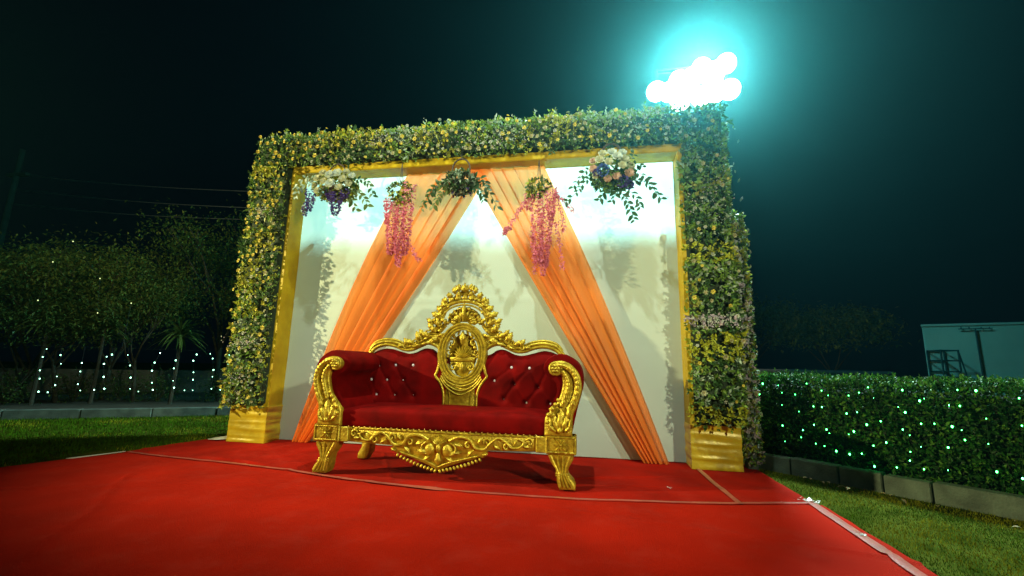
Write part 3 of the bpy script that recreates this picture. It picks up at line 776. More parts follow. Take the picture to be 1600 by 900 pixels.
for s_ in (-1, 1):
    def g(cx, cy): v = c3(cx, cy, 0); return (v.x*(-s_) if True else v.x, v.z)
    def lf(cx, cy, deg, L, W, bend=0, y=yb-.01, th=.028, lobes=3):
        a = math.radians(deg); a = PI-a if s_ > 0 else a
        # designed for the left half (image x < 620): mirror when on the right
        bx, bz = g(cx, cy); bx = -abs(bx) if s_ < 0 else abs(bx)
        acanthus(mb, (bx, bz), a, L, W, y, th, lobes, bend*(1 if s_ < 0 else -1))
    # long acanthus leaves climbing the shoulders
    lf(400,300,160,.07,.05,.8); lf(415,296,100,.09,.06,.7); lf(440,290,165,.10,.06,-.5); lf(452,280,75,.11,.06,.9)
    lf(470,275,140,.11,.07,-.4); lf(470,262,95,.09,.055,.8); lf(495,262,150,.12,.07,.5); lf(500,240,80,.12,.07,.9)
    lf(520,245,130,.11,.07,.5); lf(530,225,100,.10,.06,.5); lf(525,265,200,.12,.06,.5); lf(550,250,215,.10,.05,-.5)
    lf(430,305,10,.12,.04,.4); lf(465,292,5,.12,.05,.5); lf(500,285,20,.10,.05,.6); lf(505,215,120,.09,.06,.7)
    lf(520,205,150,.06,.05,.5); lf(540,190,185,.05,.045,-.6); lf(548,215,60,.06,.045,.5)
    # leaves round the hoop, pointing outwards
    lf(540,185,155,.075,.06,-.6); lf(540,165,140,.07,.06,-.6); lf(548,150,150,.06,.055,.6); lf(556,135,135,.075,.06,-.6)
    lf(568,118,125,.075,.06,-.5); lf(575,108,155,.07,.05,.6); lf(585,100,115,.08,.06,-.4); lf(598,92,100,.08,.055,.7); lf(604,84,125,.07,.05,-.5)
    lf(596,112,80,.07,.05,.4); lf(578,128,110,.05,.04,.4)
    for (cx, cy, r) in ((545,200,.018),(552,172,.015),(562,150,.013),(578,122,.014),(600,104,.013),(512,232,.016),(485,270,.014),(455,294,.013),(425,284,.012),(534,240,.015),(590,86,.012)):
        x_, z_ = g(cx, cy); x_ = -abs(x_) if s_ < 0 else abs(x_); mb.ell((x_, yb-.03, z_), (r, r*.8, r), 8, 6)
    for (cx, cy, r0, a0) in ((445,284,.034,0),(490,252,.036,1),(535,215,.03,2),(410,300,.026,1)):
        x_, z_ = g(cx, cy); x_ = -abs(x_) if s_ < 0 else abs(x_)
        p_, r__ = spiral(x_, z_, r0, 1.2, yb-.018, a0 if s_ < 0 else PI-a0, -s_, .010); mb.tube(p_, r__, 6)
    # fill inside the hoop
    for (cx, cy, dg, L, W, bd) in ((605,200,150,.09,.045,-.9),(600,185,120,.07,.04,.9),(590,180,160,.06,.04,.7),(575,195,140,.06,.04,-.6),(612,165,110,.06,.04,.8),(600,210,190,.10,.04,-.5),(570,205,200,.06,.04,.5)):
        lf(cx, cy, dg, L, W, bd, y=yb-.004, th=.024, lobes=2)
    for (cx, cy, r) in ((600,160,.012),(585,165,.012),(572,178,.013),(595,195,.013),(580,200,.011),(566,192,.010)):
        x_, z_ = g(cx, cy); x_ = -abs(x_) if s_ < 0 else abs(x_); mb.ell((x_, yb-.03, z_), (r, r, r), 7, 5)
for k in range(11):
    a = PI/2+(k-5)*.27; v = c3(620, 214, 0); acanthus(mb, (v.x+.05*math.cos(a), v.z+.03*math.sin(a)), a, .150-.007*abs(k-5), .055, yb+.006, .03, 2)
for k in range(13):
    a = PI/2+(k-6)*.27; v = c3(620, 205, 0); acanthus(mb, (v.x+.25*math.cos(a), v.z+.20*math.sin(a)), a+.25*(1 if k < 6 else -1 if k > 6 else 0), .115 if k % 2 else .10, .085, yb+.004, .034, 3)
    if k % 2: mb.ell((v.x+.285*math.cos(a), yb-.034, v.z+.235*math.sin(a)), (.017,.014,.017), 8, 6)
# top palmette and vertical bud in the hoop
for k in range(5): a = PI/2+(k-2)*.42; v = c3(620, 92, 0); acanthus(mb, (v.x, v.z), a, .095-.014*abs(k-2), .042, yb-.02, .022, 2)
v = c3(620, 205, 0); acanthus(mb, (v.x, v.z), PI/2, .20, .055, yb-.02, .035, 3)
v = c3(620, 62, 0); mb.ell((v.x, yb-.02, v.z-.02), (.014, .014, .02), 8, 6)
hoop = [c3(620+98*math.cos(a), 212-84*math.sin(a), yb-.012) for a in [PI*i/30 for i in range(31)]]
mb.tube(hoop, .019, 8); mb.tube([p_+Vector((0,-.014,0)) for p_ in [c3(620+84*math.cos(a), 212-70*math.sin(a), yb-.012) for a in [PI*i/30 for i in range(31)]]], .010, 6)
mb.prism([tuple(c3(620+94*math.cos(a), 214-80*math.sin(a), 0).xz) for a in [PI*i/20 for i in range(21)]][:], yb+.02, yb+.04, .004) if False else None
for s_ in (-1, 1):   # ridge of wood that ties the leaves together
    pts = sm([Vector(((cx-620)*.0028*(-s_), yb+.012, c3(cx, cy, 0).z)) for cx, cy in ((405,303),(440,290),(475,268),(505,245),(528,215),(540,180),(556,145),(580,118),(605,98),(620,92))], 5)
    mb.tube(pts, [.024]*len(pts), 8, flat=((0,1,0), .5))
    pts = sm([Vector(((cx-620)*.0028*(-s_), yb+.012, c3(cx, cy, 0).z)) for cx, cy in ((450,300),(490,275),(530,240),(550,215))], 5)
    mb.tube(pts, [.026]*len(pts), 8, flat=((0,1,0), .5))
sb(mb, 'crest_carving', GOLD, 60)
# splat plate with oval opening ring
mb = MB()
def ring(mb, cx, cy, ra, rb, ra2, rb2, y0, y1, n=44):
    vs = []
    for k in range(n):
        a = 2*PI*k/n
        for (A, Bq, y) in ((ra, rb, y1), (ra, rb, y0), ((ra+ra2)/2, (rb+rb2)/2, y0-.008), (ra2, rb2, y0), (ra2, rb2, y1)):
            p_ = c3(cx+A*math.cos(a), cy-Bq*math.sin(a), 0); vs.append((p_.x, y, p_.z))
    mb.add(vs, [(k*5+j, k*5+(j+1) % 5, ((k+1) % n)*5+(j+1) % 5, ((k+1) % n)*5+j) for k in range(n) for j in range(5)])
ring(mb, 620, 322, 88, 112, 60, 86, yb-.03, yb+.03)
for (A, Bq, r) in ((84,108,.011),(72,97,.008),(62,88,.009)):
    mb.tube([c3(620+A*math.cos(a), 322-Bq*math.sin(a), yb-.036) for a in [2*PI*i/44 for i in range(44)]], r, 6, closed=True)
outl = [(541,360),(533,392),(528,404),(540,420),(552,440),(560,465),(562,500),(560,545)]
pl = [tuple(c3(a, b, 0).xz) for a, b in outl]+[tuple(c3(1240-a, b, 0).xz) for a, b in reversed(outl)]
arcpts = [tuple(c3(620+70*math.cos(a), 330+95*math.sin(a), 0).xz) for a in [PI*i/14 for i in range(0, 15)]]
mb.prism(pl+arcpts[::1], yb-.026, yb+.03, .008)
for s_ in (-1, 1):
    q = lambda a, b, y=yb-.032: Vector(((a-620)*.0028*(-s_), y, c3(a, b, 0).z))
    mb.tube(sm([q(a, b) for a, b in outl], 5), .013, 8)
    mb.tube(sm([q(555,400), q(562,425), q(575,445), q(582,470), q(584,505), q(583,545)], 5), .007, 6)
    # wings joining the cartouche to the rail
    mb.prism([(q(a, b).x, q(a, b).z) for a, b in ((548,318),(520,300),(495,288),(520,262),(552,262),(565,240),(545,290))], yb-.012, yb+.03, .006)
    mb.tube(sm([q(500,284,yb-.02), q(525,296,yb-.024), q(540,318,yb-.03), q(538,350,yb-.03), q(541,372,yb-.03)], 5), .011, 7)
for rr in (0, 16, 30):
    mb.tube(sm([c3(552-rr*.2, 395+rr*.6, yb-.034), c3(575, 425+rr*.8, yb-.036), c3(620, 440+rr, yb-.038), c3(665, 425+rr*.8, yb-.036), c3(688+rr*.2, 395+rr*.6, yb-.034)], 7), .009, 7)
mb.tube(sm([c3(585,545,yb-.032), c3(592,525,yb-.034), c3(620,515,yb-.034), c3(648,525,yb-.034), c3(655,545,yb-.032)], 6), .009, 6)
sb(mb, 'centre_splat', GOLD, 50)
mb = MB()
mb.prism([tuple(c3(620+50*math.cos(a), 322-74*math.sin(a), 0).xz) for a in [2*PI*i/30 for i in range(30)]], yb+.014, yb+.03, .008)
mb.prism([tuple(c3(620+62*math.cos(a), 205-56*math.sin(a), 0).xz) for a in [PI*i/20 for i in range(21)]], yb+.014, yb+.03, .006)
sb(mb, 'carved_panel', GOLD, 50)
mb = MB()     # pierced filling of the oval
v = c3(620, 340, 0)
for k in range(9):
    a = PI/2+(k-4)*.27; acanthus(mb, (v.x, v.z), a, .145-.010*abs(k-4), .03, yb-.014, .02, 1)
v = c3(620, 290, 0); acanthus(mb, (v.x, v.z), PI/2, .14, .075, yb-.024, .03, 2)
v = c3(620, 338, 0)
for k in range(7): a = PI/2+(k-3)*.42; acanthus(mb, (v.x, v.z), a, .12-.008*abs(k-3), .05, yb-.004, .02, 2)
for s_ in (-1, 1):
    for (cx, cy, r__) in ((588,262,.018),(575,300,.02),(600,240,.014),(568,335,.014)): mb.ell(((cx-620)*.0028*s_, yb-.012, c3(0, cy, 0).z), (r__, .014, r__), 8, 6)
mb.prism([tuple(c3(a, b, 0).xz) for a, b in ((572,336),(668,336),(662,352),(578,352))], yb-.02, yb+.015, .005)
mb.prism([tuple(c3(a, b, 0).xz) for a, b in ((580,352),(660,352),(652,380),(640,400),(620,408),(600,400),(588,380))], yb-.01, yb+.015, .012)
mb.ell(c3(620,372,yb-.02), (.022,.018,.05), 9, 6)
for s_ in (-1, 1):
    for (cx, cy, r0, a0, sg, tk) in ((580,285,.045,.3,1,.011),(585,250,.035,2.2,-1,.009),(572,318,.035,3.6,1,.010),(590,372,.04,1.4,-1,.010)):
        x_ = (cx-620)*.0028*(-s_); z_ = c3(cx, cy, 0).z
        p_, r__ = spiral(x_, z_, r0, 1.15, yb-.014, a0 if s_ > 0 else PI-a0, sg*s_, tk); mb.tube(p_, r__, 7)
    for (cx, cy, dg, L, W) in ((560,300,110,.05,.03),(600,255,60,.05,.03),(566,345,230,.07,.03),(600,405,200,.06,.03)):
        a = math.radians(dg); a = a if s_ > 0 else PI-a; x_ = (cx-620)*.0028*(-s_)*-1; acanthus(mb, (x_ if s_ > 0 else x_, c3(cx, cy, 0).z), a, L, W, yb-.01, .015, 1)
sb(mb, 'pierced_oval', GOLD, 60)

# --- arms: velvet roll and carved gold front
velo = [(-1.055,.30),(-1.11,.55),(-1.165,.75),(-1.17,.86),(-1.145,.945),(-1.09,1.0),(-1.02,1.03),(-.94,1.02),(-.875,.975),(-.85,.915),(-.875,.86),(-.92,.83),(-.955,.79),(-.96,.72),(-.93,.65),(-.89,.58),(-.87,.5),(-.87,.30)]
goldo = [(-1.085,.395),(-1.09,.55),(-1.125,.63),(-1.155,.73),(-1.158,.80),(-1.14,.87),(-1.10,.925),(-1.05,.962),(-.99,.975),(-.94,.965),(-.905,.935),(-.90,.90),(-.92,.872),(-.955,.858),(-.985,.862),(-1.0,.85),(-1.01,.80),(-1.0,.74),(-.98,.68),(-.95,.63),(-.90,.57),(-.872,.53),(-.868,.45),(-.868,.395)]
for s_ in (-1, 1):
    X = lambda v: v*(-s_)
    mb = MB(); O = sm([(a, 0, b) for a, b in velo], 4); m_ = len(O); vs = []
    cx = sum(p.x for p in O)/m_; cz = sum(p.z for p in O)/m_
    ys = [-.335, -.322, -.30, -.27, -.2, -.1, 0, .1, .2, .28, .33]
    for k, y in enumerate(ys):
        sh = (.965, .99, 1, 1, 1, 1, 1, 1, 1, 1, .99)[k]; dz = .0 if y < 0 else .0
        for p in O:
            hgt = max(0, (p.z-.8)/.25); rip = .004*math.sin(math.atan2(p.z-.9, p.x+1.0)*26+y*8)*hgt*math.exp(-((y+.3)/.06)**2)
            sc_ = sh+rip*2
            vs.append((X(cx+(p.x-cx)*sc_), y, cz+(p.z-cz)*sc_+.004*nz(p.x*4, y*6, p.z*4)))
    fs = [(k*m_+i, k*m_+(i+1) % m_, (k+1)*m_+(i+1) % m_, (k+1)*m_+i) for k in range(len(ys)-1) for i in range(m_)]
    fs += [list(range(m_-1, -1, -1)), [(len(ys)-1)*m_+i for i in range(m_)]]
    mb.add(vs, fs); sb(mb, 'armrest', VELVET, 55)
    mb = MB()
    G = [(X(p.x), p.z) for p in sm([(a, 0, b) for a, b in goldo], 3)]
    mb.prism(G, -.372, -.325, .014)
    sp = sm([(X(a), -.378, b) for a, b in ((-1.06,.60),(-1.10,.68),(-1.122,.77),(-1.11,.85),(-1.065,.91),(-1.0,.938),(-.955,.935))], 7)
    mb.tube(sp, [.022]*len(sp), 8, flat=((0,1,0), .8))
    sp2 = sm([(X(a), -.378, b) for a, b in ((-1.0,.62),(-1.03,.70),(-1.05,.77),(-1.045,.83),(-1.02,.875))], 7)
    mb.tube(sp2, [.020]*len(sp2), 8, flat=((0,1,0), .8))
    # overlapping scales along the outer ridge
    for i in range(3, len(sp)-2, 3):
        t = (sp[i+1]-sp[i-1]).normalized(); a = math.atan2(t.z, t.x)
        acanthus(mb, (sp[i].x, sp[i].z), a, .055, .052, -.392, .012, 1)
    for i in range(2, len(sp2)-2, 3):
        t = (sp2[i+1]-sp2[i-1]).normalized(); a = math.atan2(t.z, t.x)
        acanthus(mb, (sp2[i].x, sp2[i].z), a, .05, .042, -.390, .010, 1)
    # scroll eye with rosette
    mb.tube([(X(-.955+.045*math.cos(a)), -.375, .912+.045*math.sin(a)) for a in [2*PI*i/20 for i in range(20)]], .014, 8, closed=True)
    mb.ell((X(-.955), -.372, .912), (.045, .03, .045), 14, 8)
    for k in range(6): a = k*PI/3; mb.ell((X(-.955)+.024*math.cos(a), -.398, .912+.024*math.sin(a)), (.013,.008,.013), 7, 5)
    mb.ell((X(-.955), -.405, .912), (.010,.008,.010), 7, 5)
    # acanthus burst at the foot of the arm
    for (bx, bz, dg, L, W, bd) in ((-.99,.43,90,.20,.07,.1),(-.98,.43,60,.17,.06,.4),(-1.0,.43,118,.16,.06,-.3),(-.96,.43,32,.12,.05,.5),(-1.02,.43,145,.08,.045,-.3),
                                   (-.93,.52,70,.12,.05,.8),(-1.05,.52,100,.14,.05,-.2),(-.92,.45,80,.10,.04,.3),(-1.06,.44,95,.10,.035,0)):
        a = math.radians(dg); 
        if s_ > 0: a = PI-a; bd = -bd
        # drawn for the left arm (outer side left)
        acanthus(mb, (X(bx), bz), a, L, W, -.376, .02, 3, bd)
    for (bx, bz, r) in ((-.93,.60,.02),(-.955,.635,.018),(-.90,.555,.018),(-.975,.67,.015),(-.99,.44,.022),(-.89,.50,.016),(-.94,.555,.014)):
        mb.ell((X(bx), -.388, bz), (r, r*.8, r), 8, 6)
    sb(mb, 'arm_front', GOLD, 55)

# ================================================================== hanging baskets and garlands
def petal_rose(mb, c, nrm, r, mi):
    """layered rose head"""
    q = nrm.to_track_quat('Z', 'Y').to_matrix(); mb.cur = mi
    for (n, rr, up, off) in ((3,.45,1.3,.35),(5,.75,.75,.15),(6,1.0,.3,0)):
        a0 = rnd.uniform(0, 6)
        for k in range(n):
            a = a0+2*PI*k/n; d = Vector((math.cos(a), math.sin(a), up)).normalized(); s = Vector((-math.sin(a), math.cos(a), 0))
            b0 = Vector((0,0,off*r*.4)); m1 = b0+d*r*rr*.6; t = b0+d*r*rr+Vector((0,0,-.08*r))
            vs = [b0, m1+s*r*.42, t+s*r*.28, t-s*r*.28, m1-s*r*.42, m1*1.05]
            mb.add([q @ v+c for v in vs], [(0,1,5),(1,2,5),(2,3,5),(3,4,5),(4,0,5)])
LM = {}
def leaf_mesh(m, L=.05, W=.026):
    key = (m.name, L, W)
    if key not in LM:
        mb = MB(); vs, fs = leaf_pts(Vector((0,0,0)), X3, Z3, L, W, .12, .2); mb.add(vs, fs)
        o = mb.build('leaf_mesh', m, smooth=180); LM[key] = o.data; bpy.data.objects.remove(o)
    return LM[key]
def sprig(root, pts, n, m, L=.055, W=.028):
    L *= 1.3; W *= 1.3
    """drooping stem with single leaves"""
    P = sm(pts, 6); mb = MB(); mb.tube(P, .0022, 4); st = mb.build('sprig_stem', STEM, root)
    for k in range(n):
        f = (k+.7)/n; i = min(len(P)-2, int(f*(len(P)-1))); p = P[i]; t = (P[i+1]-P[i]).normalized()
        side = Vector((t.z, 0, -t.x))*(1 if k % 2 else -1)+rvec()*.4
        d = (t*.6+side*.8+Vector((0,0,-.2))).normalized()
        nn = (Vector((0,-1,.2))+rvec()*.5).normalized()
        z = nn.cross(d); 
        if z.length < .1: continue
        yv = z.normalized(); zv = d.cross(yv).normalized()
        M = Matrix((d, yv, zv)).transposed().to_4x4()
        o = inst(leaf_mesh(m, L, W), 'leaf', root, Matrix.Translation(p) @ M @ Matrix.Scale(rnd.uniform(.7, 1.15), 4))
def bunch(root, name, c, r, n, mats, L, W, k=4):
    mb = MB()
    for _ in range(n):
        v = rvec(); p = Vector((v.x*r[0], v.y*r[1], v.z*r[2]))*rnd.uniform(.7, 1.0)+Vector(c)
        sprout(mb, p, (v+Vector((0,-.3,0))).normalized(), rnd.randrange(len(mats)), L, W, k)
    o = mb.build(name, mats, root, 180); return stuff(o)
def blossom_cone(root, name, top_, L, r, n, m, sz=.02):
    mb = MB()
    for _ in range(n):
        t = rnd.random()**.8; a = rnd.uniform(0, 6.28); rr = r*(1-t**1.5*.75)*rnd.uniform(.5, 1)
        p = Vector((rr*math.cos(a), rr*math.sin(a), -L*t))+Vector(top_)
        quadleaf(mb, p, Vector((math.cos(a), math.sin(a), -.6))+rvec()*.7, rvec(), sz*rnd.uniform(.7,1.2), sz*.8)
    return stuff(mb.build(name, m, root, None))
def hoop_handle(root, c, rx, rz, r):
    mb = MB(); P = [Vector((c[0]+rx*math.cos(a), c[1], c[2]+rz*math.sin(a))) for a in [PI*(-.15)+1.3*PI*i/20 for i in range(21)]]
    mb.tube(P, r, 7)
    for ph in (0, 2.1, 4.2):     # wound cane strands
        Q = []
        for i, p in enumerate(P):
            a = i*1.3+ph; rad = (p-Vector(c)).normalized(); Q.append(p+rad*r*.9*math.cos(a)+Vector((0,1,0))*r*.9*math.sin(a))
        mb.tube(Q, r*.45, 5)
    mb.build('handle', WICKER, root, 180)
    m2 = MB(); m2.tube([(c[0], c[1], c[2]+rz), (c[0], c[1]+.0, c[2]+rz+.10)], .003, 5); m2.build('hook_wire', WIRE, root)
def wicker_bowl(root, c, r, h):
    mb = MB()
    for k in range(7):
        t = k/6; rr = r*(.55+.45*math.sin(t*PI/2)); z = c[2]-h+h*t
        mb.tube([(c[0]+rr*math.cos(a), c[1]+rr*math.sin(a), z) for a in [2*PI*i/22 for i in range(22)]], h/10, 5, closed=True)
    for k in range(14):
        a = 2*PI*k/14; mb.tube([(c[0]+r*(.55+.45*math.sin(t*PI/2))*math.cos(a), c[1]+r*(.55+.45*math.sin(t*PI/2))*math.sin(a), c[2]-h+h*t) for t in (0,.33,.66,1)], .004, 4)
    mb.ell((c[0], c[1], c[2]-h*.7), (r*.7, r*.7, h*.35), 12, 5)
    mb.build('basket', WICKER, root, 60)
def roses(root, lst):
    for (x, y, z, r, mk) in lst:
        mb = MB(); petal_rose(mb, Vector((0,0,0)), Vector((x*.8, -1, z*.8+.2)).normalized(), r, 0)
        o = mb.build('rose', PET[mk], root, 60); o.location = (x, y, z)
GRP = 'flower baskets hanging under the arch beam'
# right basket
b = thing('hanging_basket', 'hanging flower basket of cream and peach roses with blue blooms, right of the drapes', 'flower basket', (3.92, -.10, 3.0), GRP)
hoop_handle(b, (-.0,0,.26), .10, .11, .012); wicker_bowl(b, (0,0,.0), .13, .10)
bunch(b, 'greenery', (0,0,.0), (.24,.17,.17), 330, [LEAF[0], LEAF[1], SPRIG], .05, .026)
roses(b, [(-.20,-.10,.04,.05,'peach'),(-.13,-.15,.12,.055,'cream'),(-.04,-.17,.08,.05,'cream'),(.05,-.14,.15,.06,'white'),(.13,-.12,.12,.055,'cream'),(.19,-.1,.05,.05,'cream'),(.10,-.17,.03,.05,'cream'),(-.10,-.14,.19,.05,'cream'),(.0,-.1,.22,.055,'white'),(.11,-.08,.22,.05,'white'),(.17,-.13,-.04,.055,'peach'),(.04,-.16,-.08,.05,'peach'),(-.05,-.15,-.10,.045,'peach'),(-.17,-.12,-.05,.045,'cream'),(-.20,-.08,.14,.045,'peach')])
for c_, m_, r_b in (((-.10,-.17,-.01), BLUEP, .065), ((.10,-.13,-.13), PURPLE, .065), ((.17,-.08,-.15), PURPLE, .045), ((-.16,-.13,-.02), PURPLE, .04)):
    mb = MB()
    for _ in range(130): v = rvec(); quadleaf(mb, Vector(c_)+v*r_b*.8, v+rvec()*.5, rvec(), .022, .02)
    stuff(mb.build('hydrangea', m_, b, None))
sprig(b, [(-.18,-.05,.0),(-.28,-.07,-.08),(-.38,-.06,-.20),(-.50,-.05,-.31)], 15, SPRIG, .05)
sprig(b, [(-.15,-.05,.05),(-.26,-.07,.05),(-.34,-.06,-.04),(-.42,-.05,-.14)], 12, SPRIG, .05)
sprig(b, [(.15,-.05,-.10),(.28,-.07,-.10),(.40,-.06,-.18),(.50,-.05,-.32)], 15, SPRIG, .06)
sprig(b, [(.17,-.05,-.02),(.28,-.07,-.02),(.38,-.06,-.12),(.46,-.05,-.26)], 12, SPRIG, .055)
sprig(b, [(.05,-.06,-.12),(.10,-.08,-.25),(.17,-.07,-.38),(.22,-.06,-.55)], 18, SPRIG, .06, .03)
sprig(b, [(.12,-.06,-.12),(.18,-.08,-.22),(.26,-.07,-.32),(.28,-.06,-.40)], 12, SPRIG, .06, .03)
sprig(b, [(-.04,-.06,-.12),(-.07,-.08,-.18),(-.10,-.07,-.24),(-.14,-.06,-.30)], 8, SPRIG, .06, .03)
sprig(b, [(.02,-.06,-.12),(.03,-.08,-.18),(.02,-.07,-.26),(-.01,-.06,-.32)], 8, SPRIG, .06, .03)
sprig(b, [(.14,-.04,.12),(.20,-.06,.16),(.23,-.06,.22)], 7, SPRIG, .045)
sprig(b, [(.18,-.04,.04),(.26,-.06,.08),(.32,-.06,.05)], 7, SPRIG, .05)
# middle basket
b = thing('hanging_basket', 'round dark green hanging basket in front of the crossing of the two orange drapes', 'flower basket', (2.22, -.10, 2.98), GRP)
hoop_handle(b, (.0,0,.19), .105, .13, .009); wicker_bowl(b, (0,0,.02), .12, .08)
bunch(b, 'greenery', (0,0,.02), (.21,.17,.13), 420, [LEAF[0], MAT_BACK, LEAF[3]], .04, .022)
bunch(b, 'small_bloom', (0,0,-.10), (.16,.12,.03), 16, [PET['cream'], PURPLE], .03, .02, 3)
sprig(b, [(-.15,-.05,.0),(-.26,-.07,-.04),(-.36,-.06,-.14),(-.44,-.05,-.30)], 15, SPRIG2, .055)
sprig(b, [(-.10,-.05,-.06),(-.18,-.07,-.10),(-.24,-.06,-.17),(-.30,-.05,-.28)], 14, SPRIG2, .06, .034)
sprig(b, [(-.12,-.06,-.02),(-.24,-.08,-.02),(-.32,-.07,-.08),(-.36,-.06,-.22)], 12, SPRIG, .06, .034)
sprig(b, [(.14,-.05,.02),(.26,-.07,-.02),(.36,-.06,-.14),(.46,-.05,-.32)], 15, SPRIG, .06)
sprig(b, [(.12,-.05,-.04),(.20,-.07,-.08),(.27,-.06,-.14),(.30,-.05,-.22)], 12, SPRIG, .06, .03)
sprig(b, [(.12,-.05,.04),(.22,-.07,.05),(.30,-.06,.0),(.33,-.05,-.10)], 10, SPRIG, .055)
# left basket
b = thing('hanging_basket', 'hanging flower basket of greenish white roses with dark purple trailing blooms', 'flower basket', (.58, -.10, 3.0), GRP)
hoop_handle(b, (.07,0,.20), .11, .13, .007); wicker_bowl(b, (.08,0,.0), .14, .10)
bunch(b, 'greenery', (.08,0,.02), (.28,.17,.17), 360, [LEAF[0], LEAF[4], LEAF[2]], .045, .024)
roses(b, [(-.10,-.12,.10,.055,'cream'),(-.02,-.15,.15,.05,'cream'),(.08,-.16,.12,.06,'white'),(.17,-.15,.14,.06,'white'),(.11,-.18,-.0,.065,'white'),(.02,-.17,.04,.05,'cream'),(.24,-.14,.07,.055,'cream'),(.30,-.11,.02,.05,'cream'),(.21,-.16,-.04,.05,'cream'),(-.14,-.1,.02,.045,'cream'),(-.08,-.14,-.06,.045,'cream'),(.33,-.1,.12,.045,'white'),(.26,-.11,.17,.045,'cream')])
for t_, L_, r_b, n_ in (((-.20,-.08,-.02),.26,.06,220), ((-.26,-.07,-.14),.2,.04,90), ((.17,-.12,-.10),.26,.085,300), ((.09,-.12,-.05),.12,.07,140), ((.26,-.1,-.05),.1,.06,90)):
    blossom_cone(b, 'purple_bloom', t_, L_, r_b, n_, PURPLE, .026)
sprig(b, [(-.15,-.05,.08),(-.25,-.07,.14),(-.36,-.06,.12),(-.44,-.05,.02)], 14, SPRIG3, .055)
sprig(b, [(-.15,-.05,.04),(-.28,-.07,.06),(-.38,-.06,.0),(-.42,-.05,-.10)], 12, SPRIG3, .05)
sprig(b, [(-.18,-.05,-.10),(-.22,-.07,-.18),(-.28,-.06,-.24),(-.30,-.05,-.28)], 7, SPRIG3, .05)
sprig(b, [(.28,-.05,.05),(.42,-.07,.08),(.54,-.06,.02),(.60,-.05,-.14)], 15, SPRIG, .06, .032)
sprig(b, [(.28,-.05,-.02),(.38,-.07,-.06),(.48,-.06,-.14),(.54,-.05,-.25)], 13, SPRIG2, .06, .032)
sprig(b, [(.26,-.06,-.06),(.32,-.08,-.14),(.36,-.07,-.2),(.40,-.06,-.3)], 9, SPRIG2, .065, .034)
# pink garlands
GG = 'pink blossom garlands hanging over the drapes'
def garland(loc, label, hang, strands, side, gl):
    g_ = thing('blossom_garland', label, 'garland', loc, GG)
    mb = MB()
    for dx in (-.02, 0, .02, .035): mb.tube([(0, 0, hang), (dx*.6, -.01, hang*.45), (dx*2, -.02, .02)], .0025, 4)
    mb.build('hanger', WIRE, g_)
    bunch(g_, 'greenery', (0,-.02,-.02), (.13,.07,.10), 55, [SPRIG, SPRIG2, LEAF[2]], .05, .024, 4)
    bunch(g_, 'greenery', gl, (.08,.06,.06), 26, [LEAF[2], SPRIG2], .05, .026, 4)
    for (t_, L_, r_b, n_) in strands: blossom_cone(g_, 'blossom_strand', t_, L_*.94, r_b*1.0, int(n_*1.15), PINK, .029)
    for pts in side:
        mb = MB(); P = sm(pts, 6)
        mb.tube(P, .002, 4)
        for p in P:
            for _ in range(9): quadleaf(mb, p+rvec()*.022, rvec(), rvec(), .024, .02)
        stuff(mb.build('side_strand', PINK, g_, None))
    return g_
garland((1.47,-.06,2.98), 'pink blossom garland with green leaves hanging over the left orange drape', .34,
        [((-.06,-.03,-.12),.72,.085,620), ((.12,-.03,.06),.92,.075,620), ((.03,-.05,-.2),.62,.07,380), ((-.13,-.02,-.1),.35,.05,160), ((.05,-.04,-.55),.42,.06,220)],
        [[(.13,-.03,-.6),(.22,-.03,-.78),(.30,-.03,-.88)]], (.05,-.05,-.14))
garland((3.12,-.06,2.94), 'pink blossom garland with yellow green leaves and loose side strands over the right orange drape', .32,
        [((.08,-.03,-.10),.88,.095,760), ((.0,-.05,-.2),.75,.08,420), ((-.10,-.03,-.10),.2,.06,120), ((.14,-.02,-.02),.42,.07,220), ((.06,-.04,-.7),.35,.05,140)],
        [[(-.08,-.03,-.14),(-.18,-.03,-.24),(-.26,-.03,-.38),(-.38,-.03,-.55)], [(-.3,-.03,-.48),(-.36,-.03,-.52),(-.37,-.03,-.56)], [(.18,-.03,-.12),(.28,-.03,-.2),(.38,-.03,-.32)],
         [(.2,-.03,-.1),(.25,-.03,-.35),(.28,-.03,-.55)], [(.2,-.03,-.45),(.24,-.03,-.7),(.27,-.03,-.95)], [(-.06,-.03,-.6),(-.04,-.03,-.8),(-.02,-.03,-1.0)]], (-.05,-.05,-.10))

# ================================================================== hedge with net lights
hedge = thing('hedge', 'long clipped green hedge behind the kerb on the right of the stage', 'hedge', K0)
hr = math.atan2(KD.y, KD.x)
def HP(s, t, z): return KD*s+KN*t+Vector((0,0,z))
mb = MB()
for _ in range(17000):
    s = rnd.uniform(-1.2, 2.9) if rnd.random() < .9 else rnd.uniform(-6, -1.2)
    r = rnd.random()
    zt = .865+.03*nz(s*2.2, 5)+.02*nz(s*9, 3)
    if r < .72: t = .16+rnd.uniform(0, .07)+.03*nz(s*4, 1); z = rnd.uniform(.06, zt); n_ = -KN
    else: t = rnd.uniform(.16, .8); z = zt+rnd.uniform(-.05, .04); n_ = Z3
    p = HP(s, t, z)
    mb.cur = rnd.choice((0,0,1,1,2)) if z > .72 else rnd.choice((0,0,0,1,1,2))
    for _k in range(2):
        d = (n_*.8+rvec()+Vector((0,0,.3))); vs, fs = leaf_pts(p+rvec()*.02, d, n_+rvec()*.6, rnd.uniform(.025,.05), rnd.uniform(.014,.024))
        mb.add(vs, fs)
